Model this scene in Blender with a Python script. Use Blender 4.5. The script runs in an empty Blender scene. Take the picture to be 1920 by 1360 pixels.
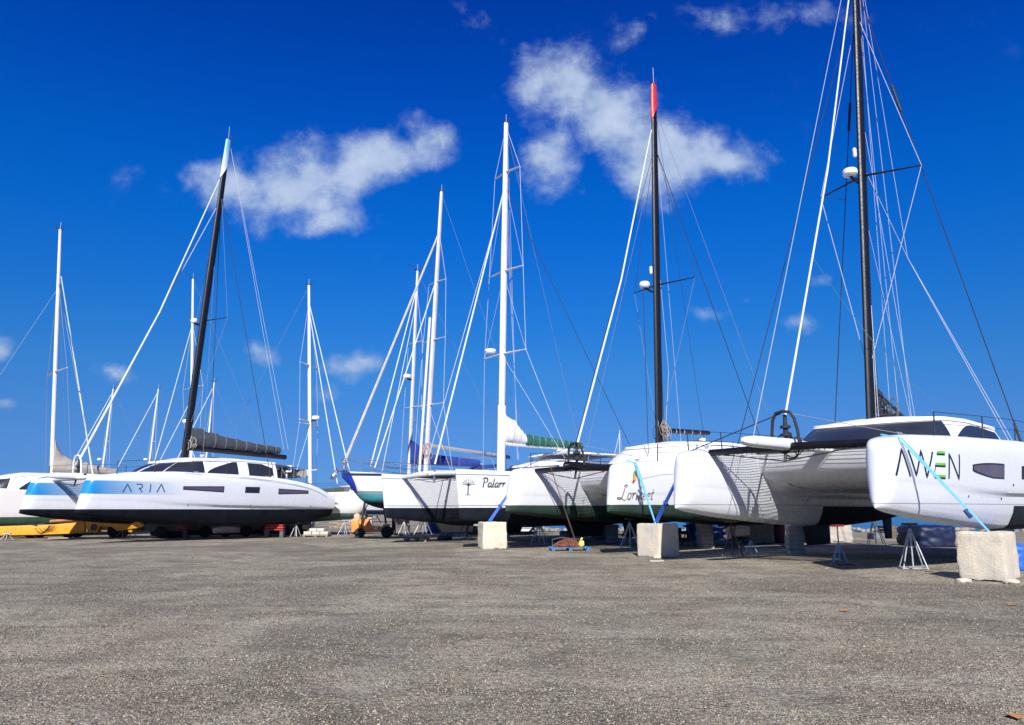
import bpy, bmesh, math, random
from mathutils import Vector, Matrix, noise
import numpy as np
random.seed(7)
R = math.radians
sc = bpy.context.scene
COL = sc.collection

# ------------------------------------------------------------------ camera
F_PX, EYE = 1450.0, 1.6
TH = math.atan((955 - 680) / F_PX)
cam_d = bpy.data.cameras.new('camera')
cam_d.sensor_width = 36.0
cam_d.lens = F_PX / 1920 * 36.0
cam_d.clip_end = 30000
cam = bpy.data.objects.new('camera', cam_d)
COL.objects.link(cam)
cam.location = (0, 0, EYE)
cam.rotation_euler = (math.pi / 2 + TH, 0, 0)
sc.camera = cam
sc.view_settings.view_transform = 'Standard'
sc.view_settings.look = 'None'
sc.view_settings.exposure = 0.50
sc.view_settings.gamma = 1.0
sc.cycles.diffuse_bounces = 2

def ray(u, v):
    dx = (u - 960) / F_PX; dz = (680 - v) / F_PX
    return Vector((dx, math.cos(TH) - dz * math.sin(TH), math.sin(TH) + dz * math.cos(TH)))
def at(u, v, Y):
    r = ray(u, v)
    return Vector((0, 0, EYE)) + r * (Y / r.y)
def gp(u, v, z=0.0):
    r = ray(u, v)
    return Vector((0, 0, EYE)) + r * ((z - EYE) / r.z)

# ------------------------------------------------------------------ sun and sky
SUN_DIR = Vector((0.02, 1.0, -0.71)).normalized()      # the way the light travels
sd = bpy.data.lights.new('sun', 'SUN'); sd.energy = 4.9; sd.angle = R(0.5); sd.color = (1.0, 0.95, 0.875)
so = bpy.data.objects.new('sun', sd); COL.objects.link(so)
so.rotation_euler = SUN_DIR.to_track_quat('-Z', 'Y').to_euler()
so.location = (0, -20, 30)

world = bpy.data.worlds.new('World'); sc.world = world; world.use_nodes = True
wt = world.node_tree; wt.nodes.clear()
def wn(t, **k):
    n = wt.nodes.new(t)
    for a, b in k.items(): setattr(n, a, b)
    return n
def wm(op, a, b=None, c=None, clamp=False):
    n = wn('ShaderNodeMath', operation=op); n.use_clamp = clamp
    for i, x in enumerate((a, b, c)):
        if x is None: continue
        if isinstance(x, (int, float)): n.inputs[i].default_value = x
        else: wt.links.new(x, n.inputs[i])
    return n.outputs[0]
sky = wn('ShaderNodeTexSky', sky_type='NISHITA')
sky.sun_disc = False; sky.sun_elevation = R(35.4); sky.sun_rotation = R(181)
sky.altitude = 0; sky.air_density = 1.0; sky.dust_density = 0.0; sky.ozone_density = 5.0
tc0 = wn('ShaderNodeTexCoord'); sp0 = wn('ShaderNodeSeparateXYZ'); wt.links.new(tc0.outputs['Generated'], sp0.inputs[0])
grade = wn('ShaderNodeValToRGB'); wt.links.new(sp0.outputs[2], grade.inputs[0])      # deep tropical blue; zenith stop darkened to deepen the shadows
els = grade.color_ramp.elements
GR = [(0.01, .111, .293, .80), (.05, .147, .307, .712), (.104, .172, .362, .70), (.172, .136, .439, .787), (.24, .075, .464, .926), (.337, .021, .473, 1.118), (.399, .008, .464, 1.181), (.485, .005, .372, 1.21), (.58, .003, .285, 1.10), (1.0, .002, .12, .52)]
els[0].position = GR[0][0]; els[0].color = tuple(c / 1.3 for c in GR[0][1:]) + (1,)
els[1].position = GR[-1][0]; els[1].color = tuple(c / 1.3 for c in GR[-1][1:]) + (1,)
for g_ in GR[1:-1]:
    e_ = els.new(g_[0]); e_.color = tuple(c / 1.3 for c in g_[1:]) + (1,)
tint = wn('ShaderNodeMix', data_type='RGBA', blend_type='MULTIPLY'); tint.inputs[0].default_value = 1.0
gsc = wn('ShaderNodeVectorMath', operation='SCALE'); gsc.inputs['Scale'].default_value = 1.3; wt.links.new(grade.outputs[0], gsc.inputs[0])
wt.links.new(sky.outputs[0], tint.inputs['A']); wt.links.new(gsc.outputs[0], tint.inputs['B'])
tc = wn('ShaderNodeTexCoord'); sp = wn('ShaderNodeSeparateXYZ'); wt.links.new(tc.outputs['Generated'], sp.inputs[0])
yy = wm('MAXIMUM', sp.outputs[1], 0.05)
gx = wm('DIVIDE', sp.outputs[0], yy); gz = wm('DIVIDE', sp.outputs[2], yy)
cb = wn('ShaderNodeCombineXYZ'); wt.links.new(gx, cb.inputs[0]); wt.links.new(gz, cb.inputs[1])
wv = wn('ShaderNodeTexNoise'); wv.inputs['Scale'].default_value = 7; wv.inputs['Detail'].default_value = 3
wt.links.new(cb.outputs[0], wv.inputs['Vector'])
wsub = wn('ShaderNodeVectorMath', operation='MULTIPLY_ADD'); wt.links.new(wv.outputs['Color'], wsub.inputs[0])
wsub.inputs[1].default_value = (0.07, 0.07, 0); wsub.inputs[2].default_value = (-0.035, -0.035, 0)
wadd = wn('ShaderNodeVectorMath', operation='ADD'); wt.links.new(cb.outputs[0], wadd.inputs[0]); wt.links.new(wsub.outputs[0], wadd.inputs[1])
CLOUDS = [  # centre (px), radii (px), tilt deg, weight
    (430, 350, 112, 60, 0, 1.0), (560, 340, 150, 105, 8, 1.0), (600, 410, 115, 52, 0, .85), (700, 295, 150, 66, 18, 1.0), (800, 250, 66, 66, 45, .85),
    (1050, 160, 108, 118, -20, 1.0), (1140, 215, 135, 118, -40, 1.0), (1035, 300, 70, 85, 0, .9), (1240, 285, 135, 95, -20, 1.05), (1335, 300, 112, 74, 5, 1.1),
    (900, 40, 80, 50, -45, .5), (1175, 62, 75, 42, 35, .5), (1440, 30, 190, 48, 0, .6), (1300, 10, 80, 28, 0, .45),
    (220, 692, 95, 30, -12, .72), (665, 694, 66, 30, 0, .8), (500, 678, 40, 28, -35, .66), (615, 738, 50, 28, 0, .55), (1328, 575, 50, 22, -8, .6),
    (1492, 608, 48, 28, 0, .62), (1545, 540, 44, 18, 0, .45), (5, 655, 34, 32, 0, .6), (12, 752, 48, 22, 0, .6), (1408, 562, 24, 11, 0, .35), (245, 330, 50, 34, 0, .3)]
acc = None
for (u, v, ru, rv, ang, wgt) in CLOUDS:
    r0 = ray(u, v); c = Vector((r0.x / r0.y, r0.z / r0.y, 0))
    mp = wn('ShaderNodeMapping', vector_type='TEXTURE')
    mp.inputs['Location'].default_value = c; mp.inputs['Rotation'].default_value = (0, 0, R(ang))
    sx = 1.0 / F_PX / max(0.6, r0.y)
    mp.inputs['Scale'].default_value = (ru * sx, rv * sx, 1)
    wt.links.new(wadd.outputs[0], mp.inputs[0])
    ln = wn('ShaderNodeVectorMath', operation='LENGTH'); wt.links.new(mp.outputs[0], ln.inputs[0])
    m = wm('MULTIPLY', wm('SUBTRACT', 1.15, wm('MULTIPLY', ln.outputs['Value'], 0.85), clamp=True), wgt)
    acc = m if acc is None else wm('SMOOTH_MAX', acc, m, 0.12)
def cl_noise(sc_, det, ro, vec):
    n = wn('ShaderNodeTexNoise'); n.inputs['Scale'].default_value = sc_; n.inputs['Detail'].default_value = det; n.inputs['Roughness'].default_value = ro
    wt.links.new(vec, n.inputs['Vector']); return n.outputs[0]
n1 = cl_noise(8, 12, .60, cb.outputs[0]); n2 = cl_noise(24, 10, .60, cb.outputs[0])
fb = wm('ADD', wm('MULTIPLY', wm('SUBTRACT', n1, 0.5), 1.45), wm('MULTIPLY', wm('SUBTRACT', n2, 0.5), 0.95))
dens = wm('ADD', acc, fb)
mr = wn('ShaderNodeMapRange', interpolation_type='SMOOTHSTEP'); wt.links.new(dens, mr.inputs[0])
mr.inputs[1].default_value = 0.26; mr.inputs[2].default_value = 0.98; mr.inputs[4].default_value = 0.82
fadein = wm('MULTIPLY', mr.outputs[0], wm('MULTIPLY', wm('SUBTRACT', acc, 0.05, clamp=True), 3.5, clamp=True))
fwd = wm('GREATER_THAN', sp.outputs[1], 0.05)
alpha = wm('MULTIPLY', fadein, fwd)
lit = wn('ShaderNodeMapRange'); wt.links.new(wm('ADD', dens, wm('MULTIPLY', wm('SUBTRACT', n2, .5), 1.2)), lit.inputs[0]); lit.inputs[1].default_value = .5; lit.inputs[2].default_value = 1.5
cc = wn('ShaderNodeMix', data_type='RGBA'); wt.links.new(lit.outputs[0], cc.inputs[0]); cc.inputs['A'].default_value = (3.5, 4.6, 6.4, 1); cc.inputs['B'].default_value = (6.0, 6.9, 8.3, 1)
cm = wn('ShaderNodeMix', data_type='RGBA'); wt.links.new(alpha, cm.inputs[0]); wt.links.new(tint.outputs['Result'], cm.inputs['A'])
wt.links.new(cc.outputs['Result'], cm.inputs['B'])
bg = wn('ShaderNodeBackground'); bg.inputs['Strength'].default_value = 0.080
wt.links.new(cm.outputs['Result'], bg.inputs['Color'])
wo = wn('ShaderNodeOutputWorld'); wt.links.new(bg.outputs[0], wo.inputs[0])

# ------------------------------------------------------------------ materials
MATS = {}
class NT:
    def __init__(s, name):
        s.m = bpy.data.materials.new(name); s.m.use_nodes = True; s.t = s.m.node_tree
        s.b = s.t.nodes['Principled BSDF']; s.tc = s.t.nodes.new('ShaderNodeTexCoord')
    def n(s, t, **k):
        n = s.t.nodes.new(t)
        for a, b in k.items(): setattr(n, a, b)
        return n
    def l(s, a, b): s.t.links.new(a, b)
    def math(s, op, a, b=None, clamp=False):
        n = s.n('ShaderNodeMath', operation=op); n.use_clamp = clamp
        for i, x in enumerate((a, b)):
            if x is None: continue
            if isinstance(x, (int, float)): n.inputs[i].default_value = x
            else: s.l(x, n.inputs[i])
        return n.outputs[0]
    def noise(s, scale, detail=4, rough=.55, vec=None, dist=0):
        n = s.n('ShaderNodeTexNoise'); n.inputs['Scale'].default_value = scale; n.inputs['Detail'].default_value = detail
        n.inputs['Roughness'].default_value = rough; n.inputs['Distortion'].default_value = dist
        s.l(vec or s.tc.outputs['Object'], n.inputs['Vector']); return n.outputs[0]
    def rng(s, x, a, b, c=0.0, d=1.0):
        n = s.n('ShaderNodeMapRange'); s.l(x, n.inputs[0])
        for i, v in enumerate((a, b, c, d)): n.inputs[i + 1].default_value = v
        return n.outputs[0]
    def mix(s, f, a, b, mode='MIX'):
        n = s.n('ShaderNodeMix', data_type='RGBA', blend_type=mode)
        if isinstance(f, (int, float)): n.inputs[0].default_value = f
        else: s.l(f, n.inputs[0])
        for k, x in (('A', a), ('B', b)):
            if isinstance(x, (tuple, list)): n.inputs[k].default_value = (*x[:3], 1)
            else: s.l(x, n.inputs[k])
        return n.outputs['Result']
    def bump(s, h, strength=.3, dist=.02):
        n = s.n('ShaderNodeBump'); n.inputs['Strength'].default_value = strength; n.inputs['Distance'].default_value = dist
        s.l(h, n.inputs['Height']); s.l(n.outputs[0], s.b.inputs['Normal'])

def mat(name, col, rough=.5, metal=0.0, var=.12, scale=3.0, bump=0.0, bscale=30, dirt=None, dirt_amt=.35, coat=0.0):
    if name in MATS: return MATS[name]
    t = NT(name)
    nz = t.noise(scale, 5)
    c2 = tuple(max(0, c * (1 - var)) for c in col); c1 = tuple(min(1, c * (1 + var * .6)) for c in col)
    c = t.mix(t.rng(nz, .3, .7), c1, c2)
    if dirt:
        d = t.noise(scale * 2.3, 7, .65)
        c = t.mix(t.rng(d, .62 - dirt_amt * .3, .75, 0, .9), c, dirt)
    t.l(c, t.b.inputs['Base Color'])
    t.l(t.rng(t.noise(scale * 4, 3), .3, .7, max(.05, rough - .08), min(1, rough + .1)), t.b.inputs['Roughness'])
    t.b.inputs['Metallic'].default_value = metal
    if coat: t.b.inputs['Coat Weight'].default_value = coat; t.b.inputs['Coat Roughness'].default_value = .08
    if bump: t.bump(t.noise(bscale, 6, .6), bump, .02)
    MATS[name] = t.m; return t.m

def hull_mat(name, wl, anti, band=None, bottom2=None, line=None, stem=None, base=(.80, .81, .83), wl_x=None):
    """white gelcoat above the painted waterline at height wl, antifouling below (object space)"""
    t = NT(name)
    s = t.n('ShaderNodeSeparateXYZ'); t.l(t.tc.outputs['Object'], s.inputs[0]); X, Z = s.outputs[0], s.outputs[2]
    soft = t.rng(t.noise(.7, 3), .3, .7)
    c = t.mix(soft, base, tuple(x * .95 for x in base))
    st = t.n('ShaderNodeMapping'); st.inputs['Scale'].default_value = (6, 6, .5); t.l(t.tc.outputs['Object'], st.inputs[0])
    streak = t.rng(t.noise(1.2, 6, .6, st.outputs[0]), .58, .80, 0, .16)
    c = t.mix(streak, c, (.60, .57, .50))
    if band:
        z0, z1, x0, x1, bc = band
        mk = t.math('MULTIPLY', t.rng(Z, z0 - .012, z0 + .012), t.rng(Z, z1 + .012, z1 - .012))
        xx = t.math('ADD', X, t.math('MULTIPLY', t.math('SUBTRACT', Z, (z0 + z1) / 2), .35))
        f = t.rng(xx, x1, x0)
        c = t.mix(t.math('MULTIPLY', mk, f), c, bc)
    if stem:
        a, b, z0, sc_ = stem
        f = t.math('MULTIPLY', t.rng(t.math('ADD', X, t.math('MULTIPLY', Z, b)), a + .02, a - .02), t.rng(Z, z0, z0 + .02))
        c = t.mix(f, c, sc_)
    if line:
        for (z0, z1, lc) in line:
            mk = t.math('MULTIPLY', t.rng(Z, z0 - .008, z0 + .008), t.rng(Z, z1 + .008, z1 - .008))
            c = t.mix(mk, c, lc)
    anz = t.noise(2.2, 6, .65); anz2 = t.noise(.8, 3)
    ac = t.mix(t.rng(anz, .35, .7), anti, tuple(min(1, x * 1.35 + .004) for x in anti))
    ac = t.mix(t.rng(anz2, .55, .75, 0, .5), ac, tuple(min(1, x * 1.25 + .008) for x in anti))
    if bottom2:
        bc2 = t.mix(t.rng(anz, .3, .7), bottom2, tuple(x * 1.5 for x in bottom2))
        ac = t.mix(t.rng(t.math('ADD', Z, t.math('MULTIPLY', anz, .2)), wl - .22, wl - .42), ac, bc2)
    msk = t.rng(Z, wl + .006, wl - .006)
    if wl_x is not None: msk = t.math('MULTIPLY', msk, t.rng(X, wl_x - .02, wl_x + .02))
    c = t.mix(msk, c, ac)
    t.l(c, t.b.inputs['Base Color'])
    t.l(t.math('ADD', t.math('MULTIPLY', msk, .45), t.rng(t.noise(5, 3), .3, .7, .2, .34)), t.b.inputs['Roughness'])
    t.l(t.math('SUBTRACT', .5, t.math('MULTIPLY', msk, .4)), t.b.inputs['Specular IOR Level'])
    hb = t.noise(1.1, 2)
    t.bump(hb, .03, .1)
    return t.m

WHITE = mat('white_gelcoat', (.73, .755, .80), .28, 0, .05, 1.5, dirt=(.55, .53, .48), dirt_amt=.1)
ROOFW = mat('white_deck_paint', (.80, .80, .80), .42, 0, .06, 2.0, bump=.04, bscale=60, dirt=(.58, .56, .5), dirt_amt=.15)
BLACK = mat('black_paint', (.007, .008, .013), .4, 0, .3, 4, dirt=(.02, .02, .025), dirt_amt=.15)
MATS['black_paint'].node_tree.nodes['Principled BSDF'].inputs['Specular IOR Level'].default_value = .35
BLACKM = mat('black_matt', (.02, .021, .025), .7, 0, .3, 6)
GLASS = mat('dark_tinted_glass', (.022, .027, .042), .34, 0, .2, 1.0)
MATS['dark_tinted_glass'].node_tree.nodes['Principled BSDF'].inputs['Specular IOR Level'].default_value = .35
GLASSP = mat('grey_violet_glass', (.10, .09, .15), .2, 0, .15, 1.5)
ALU = mat('mast_aluminium_white', (.66, .665, .67), .34, 0, .08, 1.2, dirt=(.45, .43, .4), dirt_amt=.15)
ALUG = mat('mast_aluminium_grey', (.42, .42, .42), .4, .3, .1, 1.2, dirt=(.35, .33, .3), dirt_amt=.2)
STEEL = mat('stainless_steel', (.6, .61, .63), .25, .9, .1, 5)
GALV = mat('galvanised_steel', (.44, .48, .51), .5, .35, .2, 7, dirt=(.25, .13, .07), dirt_amt=.35)
RUST = mat('rusty_steel', (.16, .09, .06), .8, .2, .4, 8, bump=.3, bscale=60)
REDP = mat('red_paint_worn', (.45, .05, .035), .5, 0, .3, 6, dirt=(.16, .05, .03), dirt_amt=.5)
LBLUE = mat('light_blue_paint_worn', (.24, .46, .58), .5, 0, .2, 8, dirt=(.22, .11, .07), dirt_amt=.5)
WIREW = mat('white_rope', (.46, .48, .53), .6, 0, .08, 5)
WIREG = mat('grey_wire', (.30, .32, .36), .4, .4, .1, 5)
WIREK = mat('black_rope', (.02, .022, .035), .6, 0, .2, 5)
FURL = mat('furled_white_sail', (.58, .62, .66), .7, 0, .15, 2.5, bump=.2, bscale=12)
ALU2 = mat('mast_aluminium_pale_grey', (.54, .54, .53), .38, .1, .1, 1.2, dirt=(.35, .33, .3), dirt_amt=.2)
FURLG = mat('furled_grey_sail', (.42, .415, .41), .7, 0, .2, 2.5, bump=.2, bscale=12)
SAILG = mat('grey_canvas', (.050, .058, .075), .8, 0, .25, 3, bump=.35, bscale=9)
SAILW = mat('white_canvas', (.66, .67, .67), .8, 0, .12, 3, bump=.4, bscale=7)
SAILB = mat('navy_canvas', (.022, .05, .25), .75, 0, .3, 3, bump=.3, bscale=9)
SAILGR = mat('green_canvas', (.02, .11, .085), .75, 0, .3, 3, bump=.3, bscale=9)
SAILBG = mat('beige_canvas', (.36, .33, .29), .8, 0, .2, 3, bump=.4, bscale=9)
YEL = mat('yellow_machine_paint', (.82, .34, .018), .45, 0, .15, 2, dirt=(.28, .14, .05), dirt_amt=.3)
ORG = mat('orange_machine_paint', (.85, .27, .05), .5, 0, .15, 3, dirt=(.18, .1, .06), dirt_amt=.3)
RUB = mat('black_rubber', (.018, .018, .019), .8, 0, .3, 8, bump=.2, bscale=40)
STRAPL = mat('light_blue_webbing', (.12, .42, .80), .7, 0, .15, 9)
STRAPD = mat('dark_blue_webbing', (.03, .12, .55), .7, 0, .2, 9)
TARP = mat('blue_tarpaulin', (.015, .06, .27), .45, 0, .3, 2, bump=.6, bscale=4)
TARPD = mat('navy_tarpaulin', (.008, .016, .06), .5, 0, .3, 2, bump=.6, bscale=4)
WOOD = mat('weathered_wood', (.30, .24, .18), .8, 0, .3, 5, bump=.3, bscale=25)
PALB = mat('blue_pallet_paint', (.03, .16, .40), .6, 0, .3, 6, dirt=(.2, .16, .12), dirt_amt=.3)
CREAM = mat('cream_concrete', (.50, .51, .45), .8, 0, .15, 3, bump=.3, bscale=25)
GREYB = mat('grey_concrete', (.34, .34, .32), .85, 0, .2, 3, bump=.4, bscale=20, dirt=(.2, .19, .17), dirt_amt=.3)
DKBLUE = mat('dark_lettering', (.012, .02, .06), .4, 0, .1, 5)
GREENL = mat('green_lettering', (.16, .52, .04), .45, 0, .1, 5)
RED = mat('red_paint', (.62, .025, .03), .4, 0, .1, 3)
GREENP = mat('green_plastic', (.10, .26, .19), .5, 0, .25, 4)
YELP = mat('yellow_plastic', (.75, .62, .12), .4, 0, .1, 4)

def stone_mat():
    t = NT('limestone_block'); v = t.tc.outputs['Object']
    a = t.noise(1.6, 6, .6, dist=.4); b = t.noise(7, 6, .7)
    st = t.n('ShaderNodeMapping'); st.inputs['Scale'].default_value = (5, 5, .8); t.l(v, st.inputs[0])
    k = t.noise(2.5, 5, .6, st.outputs[0])
    c = t.mix(t.rng(a, .3, .7), (.70, .61, .46), (.56, .54, .47))
    c = t.mix(t.rng(b, .52, .72, 0, .6), c, (.68, .60, .47))
    c = t.mix(t.rng(k, .55, .75, 0, .55), c, (.40, .36, .28))
    c = t.mix(t.rng(t.noise(22, 4, .6), .64, .72, 0, .7), c, (.30, .24, .15))
    t.l(c, t.b.inputs['Base Color']); t.b.inputs['Roughness'].default_value = .9
    t.bump(t.math('ADD', t.math('MULTIPLY', b, .6), t.noise(30, 6, .7)), .9, .03); return t.m
STONE = stone_mat()

def gravel_mat():
    t = NT('gravel_ground'); v = t.tc.outputs['Object']
    vo = t.n('ShaderNodeTexVoronoi'); vo.inputs['Scale'].default_value = 52; t.l(v, vo.inputs['Vector'])
    vo2 = t.n('ShaderNodeTexVoronoi'); vo2.inputs['Scale'].default_value = 17; t.l(v, vo2.inputs['Vector'])
    sep = t.n('ShaderNodeSeparateXYZ'); t.l(vo.outputs['Color'], sep.inputs[0])
    sep2 = t.n('ShaderNodeSeparateXYZ'); t.l(vo2.outputs['Color'], sep2.inputs[0])
    big = t.noise(.19, 7, .66, dist=1.0); mid = t.noise(.9, 7, .68); fine = t.noise(9, 6, .7)
    mp = t.n('ShaderNodeMapping'); mp.inputs['Scale'].default_value = (.10, .8, 1); mp.inputs['Rotation'].default_value = (0, 0, R(6)); t.l(v, mp.inputs[0])
    tracks = t.noise(1.1, 5, .6, mp.outputs[0])
    mp2 = t.n('ShaderNodeMapping'); mp2.inputs['Scale'].default_value = (.16, 1.3, 1); mp2.inputs['Rotation'].default_value = (0, 0, R(-14)); t.l(v, mp2.inputs[0])
    ruts = t.noise(1.0, 6, .65, mp2.outputs[0], dist=.4)
    c = t.mix(t.rng(big, .42, .58), (.405, .372, .282), (.215, .192, .145))
    c = t.mix(t.rng(mid, .48, .62, 0, .8), c, (.150, .132, .094))
    c = t.mix(t.rng(tracks, .5, .68, 0, .5), c, (.48, .44, .35))
    c = t.mix(t.rng(ruts, .56, .70, 0, .7), c, (.095, .081, .058))
    c = t.mix(t.rng(t.noise(.35, 5, .6), .52, .66, 0, .5), c, (.22, .165, .115))
    c = t.mix(t.rng(fine, .45, .7, 0, .45), c, (.10, .086, .064))
    g = t.mix(sep.outputs[0], (.45, .45, .45), (1.62, 1.6, 1.55))
    c = t.mix(1.0, c, g, 'MULTIPLY')
    c = t.mix(t.rng(sep2.outputs[1], .94, .98, 0, .22), c, (.48, .44, .38))
    c = t.mix(t.rng(sep.outputs[2], .95, .98, 0, .3), c, (.58, .54, .47))
    t.l(c, t.b.inputs['Base Color']); t.b.inputs['Roughness'].default_value = .95
    h = t.math('ADD', t.math('MULTIPLY', vo.outputs['Distance'], -1.0), t.math('MULTIPLY', vo2.outputs['Distance'], -.8))
    h = t.math('ADD', h, t.math('MULTIPLY', fine, 1.2))
    h = t.math('ADD', h, t.math('MULTIPLY', t.noise(3.2, 4, .6), 3.2))
    h = t.math('ADD', h, t.math('MULTIPLY', ruts, 4.0))
    t.bump(h, .9, .035); return t.m
GRAVEL = gravel_mat()

def water_mat():
    t = NT('sea_water'); mp = t.n('ShaderNodeMapping'); mp.inputs['Scale'].default_value = (.35, 1, 1); t.l(t.tc.outputs['Object'], mp.inputs[0])
    t.b.inputs['Base Color'].default_value = (.012, .10, .17, 1); t.b.inputs['Roughness'].default_value = .15
    t.l(t.mix(t.rng(t.noise(.05, 3), .35, .65), (.012, .11, .19), (.006, .07, .15)), t.b.inputs['Base Color'])
    t.bump(t.noise(1.3, 5, .6, mp.outputs[0]), .8, .25); return t.m
WATER = water_mat()

# ------------------------------------------------------------------ mesh helpers
class MB:
    def __init__(s): s.v = []; s.f = []
    def add(s, vs, fs):
        o = len(s.v); s.v += [tuple(x) for x in vs]; s.f += [tuple(i + o for i in f) for f in fs]
    def box(s, c, size, rz=0, taper=1.0, ry=0):
        x, y, z = (k / 2 for k in size)
        m = Matrix.Rotation(rz, 3, 'Z') @ Matrix.Rotation(ry, 3, 'Y')
        vs = [Vector(c) + m @ Vector((sx * x * (taper if sz > 0 else 1), sy * y * (taper if sz > 0 else 1), sz * z)) for sz in (-1, 1) for sx, sy in ((-1, -1), (1, -1), (1, 1), (-1, 1))]
        s.add(vs, [(3, 2, 1, 0), (4, 5, 6, 7), (0, 1, 5, 4), (1, 2, 6, 5), (2, 3, 7, 6), (3, 0, 4, 7)]); return s
    def tube(s, pts, r, n=8, flat=1.0, cap=True, up=None):
        pts = [Vector(p) for p in pts]; k = len(pts); rs = r if isinstance(r, (list, tuple)) else [r] * k
        vs = []; side = None
        for i, p in enumerate(pts):
            d = (pts[min(i + 1, k - 1)] - pts[max(i - 1, 0)]).normalized()
            if side is None:
                ref = Vector(up) if up else (Vector((0, 0, 1)) if abs(d.z) < .9 else Vector((0, 1, 0)))
                side = d.cross(ref).normalized()
            side = (side - d * side.dot(d)).normalized(); w = d.cross(side)
            for j in range(n):
                a = 2 * math.pi * j / n
                vs.append(p + side * (math.cos(a) * rs[i]) + w * (math.sin(a) * rs[i] * flat))
        fs = [(i * n + j, i * n + (j + 1) % n, (i + 1) * n + (j + 1) % n, (i + 1) * n + j) for i in range(k - 1) for j in range(n)]
        if cap: fs += [tuple(range(n - 1, -1, -1)), tuple((k - 1) * n + j for j in range(n))]
        s.add(vs, fs); return s
    def lathe(s, c, prof, n=20, axis='Z', rot=None):
        vs = []; m = rot or (Matrix.Identity(3) if axis == 'Z' else Matrix.Rotation(R(90), 3, 'X') if axis == 'Y' else Matrix.Rotation(R(90), 3, 'Y'))
        for (r, z) in prof:
            for j in range(n):
                a = 2 * math.pi * j / n
                vs.append(Vector(c) + m @ Vector((r * math.cos(a), r * math.sin(a), z)))
        k = len(prof)
        fs = [(i * n + j, i * n + (j + 1) % n, (i + 1) * n + (j + 1) % n, (i + 1) * n + j) for i in range(k - 1) for j in range(n)]
        fs += [tuple(range(n - 1, -1, -1)), tuple((k - 1) * n + j for j in range(n))]
        s.add(vs, fs); return s
    def grid(s, P, closed=False, capends=False):
        nu = len(P); nv = len(P[0]); vs = [p for row in P for p in row]
        fs = [(i * nv + j, (i + 1) * nv + j, (i + 1) * nv + (j + 1) % nv, i * nv + (j + 1) % nv) for i in range(nu - 1) for j in range(nv if closed else nv - 1)]
        if capends: fs += [tuple(range(nv)), tuple((nu - 1) * nv + j for j in range(nv - 1, -1, -1))]
        s.add(vs, fs); return s
    def prism(s, poly, y0, y1):
        """poly of (x, z) extruded along y"""
        n = len(poly)
        vs = [(x, y0, z) for x, z in poly] + [(x, y1, z) for x, z in poly]
        s.add(vs, [tuple(range(n)), tuple(range(2 * n - 1, n - 1, -1))] + [(i, i + n, (i + 1) % n + n, (i + 1) % n) for i in range(n)]); return s
    def build(s, name, m, parent=None, smooth=True, ang=35, bevel=0):
        me = bpy.data.meshes.new(name); me.from_pydata([tuple(v) for v in s.v], [], s.f); me.update()
        b = bmesh.new(); b.from_mesh(me); bmesh.ops.remove_doubles(b, verts=b.verts, dist=1e-5)
        bmesh.ops.recalc_face_normals(b, faces=b.faces)
        if bevel:
            bmesh.ops.bevel(b, geom=[e for e in b.edges if len(e.link_faces) == 2 and e.calc_face_angle(0) > R(40)], offset=bevel, segments=2, affect='EDGES', profile=.6)
        b.to_mesh(me); b.free()
        if smooth:
            me.shade_smooth(); me.set_sharp_from_angle(angle=R(ang))
        me.materials.append(m)
        o = bpy.data.objects.new(name, me); COL.objects.link(o)
        if parent: o.parent = parent
        return o

def tag(o, label=None, cat=None, group=None, kind=None):
    if label: o['label'] = label
    if cat: o['category'] = cat
    if group: o['group'] = group
    if kind: o['kind'] = kind
    return o
def thing(name, label, cat, loc=(0, 0, 0), rz=0, group=None):
    o = bpy.data.objects.new(name, None); o.empty_display_size = .2; COL.objects.link(o)
    o.location = loc; o.rotation_euler = (0, 0, rz); return tag(o, label, cat, group)
def interp(x, tab):
    xs = [a for a, _ in tab]; return float(np.interp(x, xs, [b for _, b in tab]))
def smooth_interp(x, tab):
    # piecewise cosine smoothing via averaging
    return (interp(x - .35, tab) + 2 * interp(x, tab) + interp(x + .35, tab)) / 4
def wob(a, b, sag=0.0, n=6):
    a = Vector(a); b = Vector(b)
    return [a.lerp(b, i / n) - Vector((0, 0, sag * 4 * (i / n) * (1 - i / n))) for i in range(n + 1)]

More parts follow.
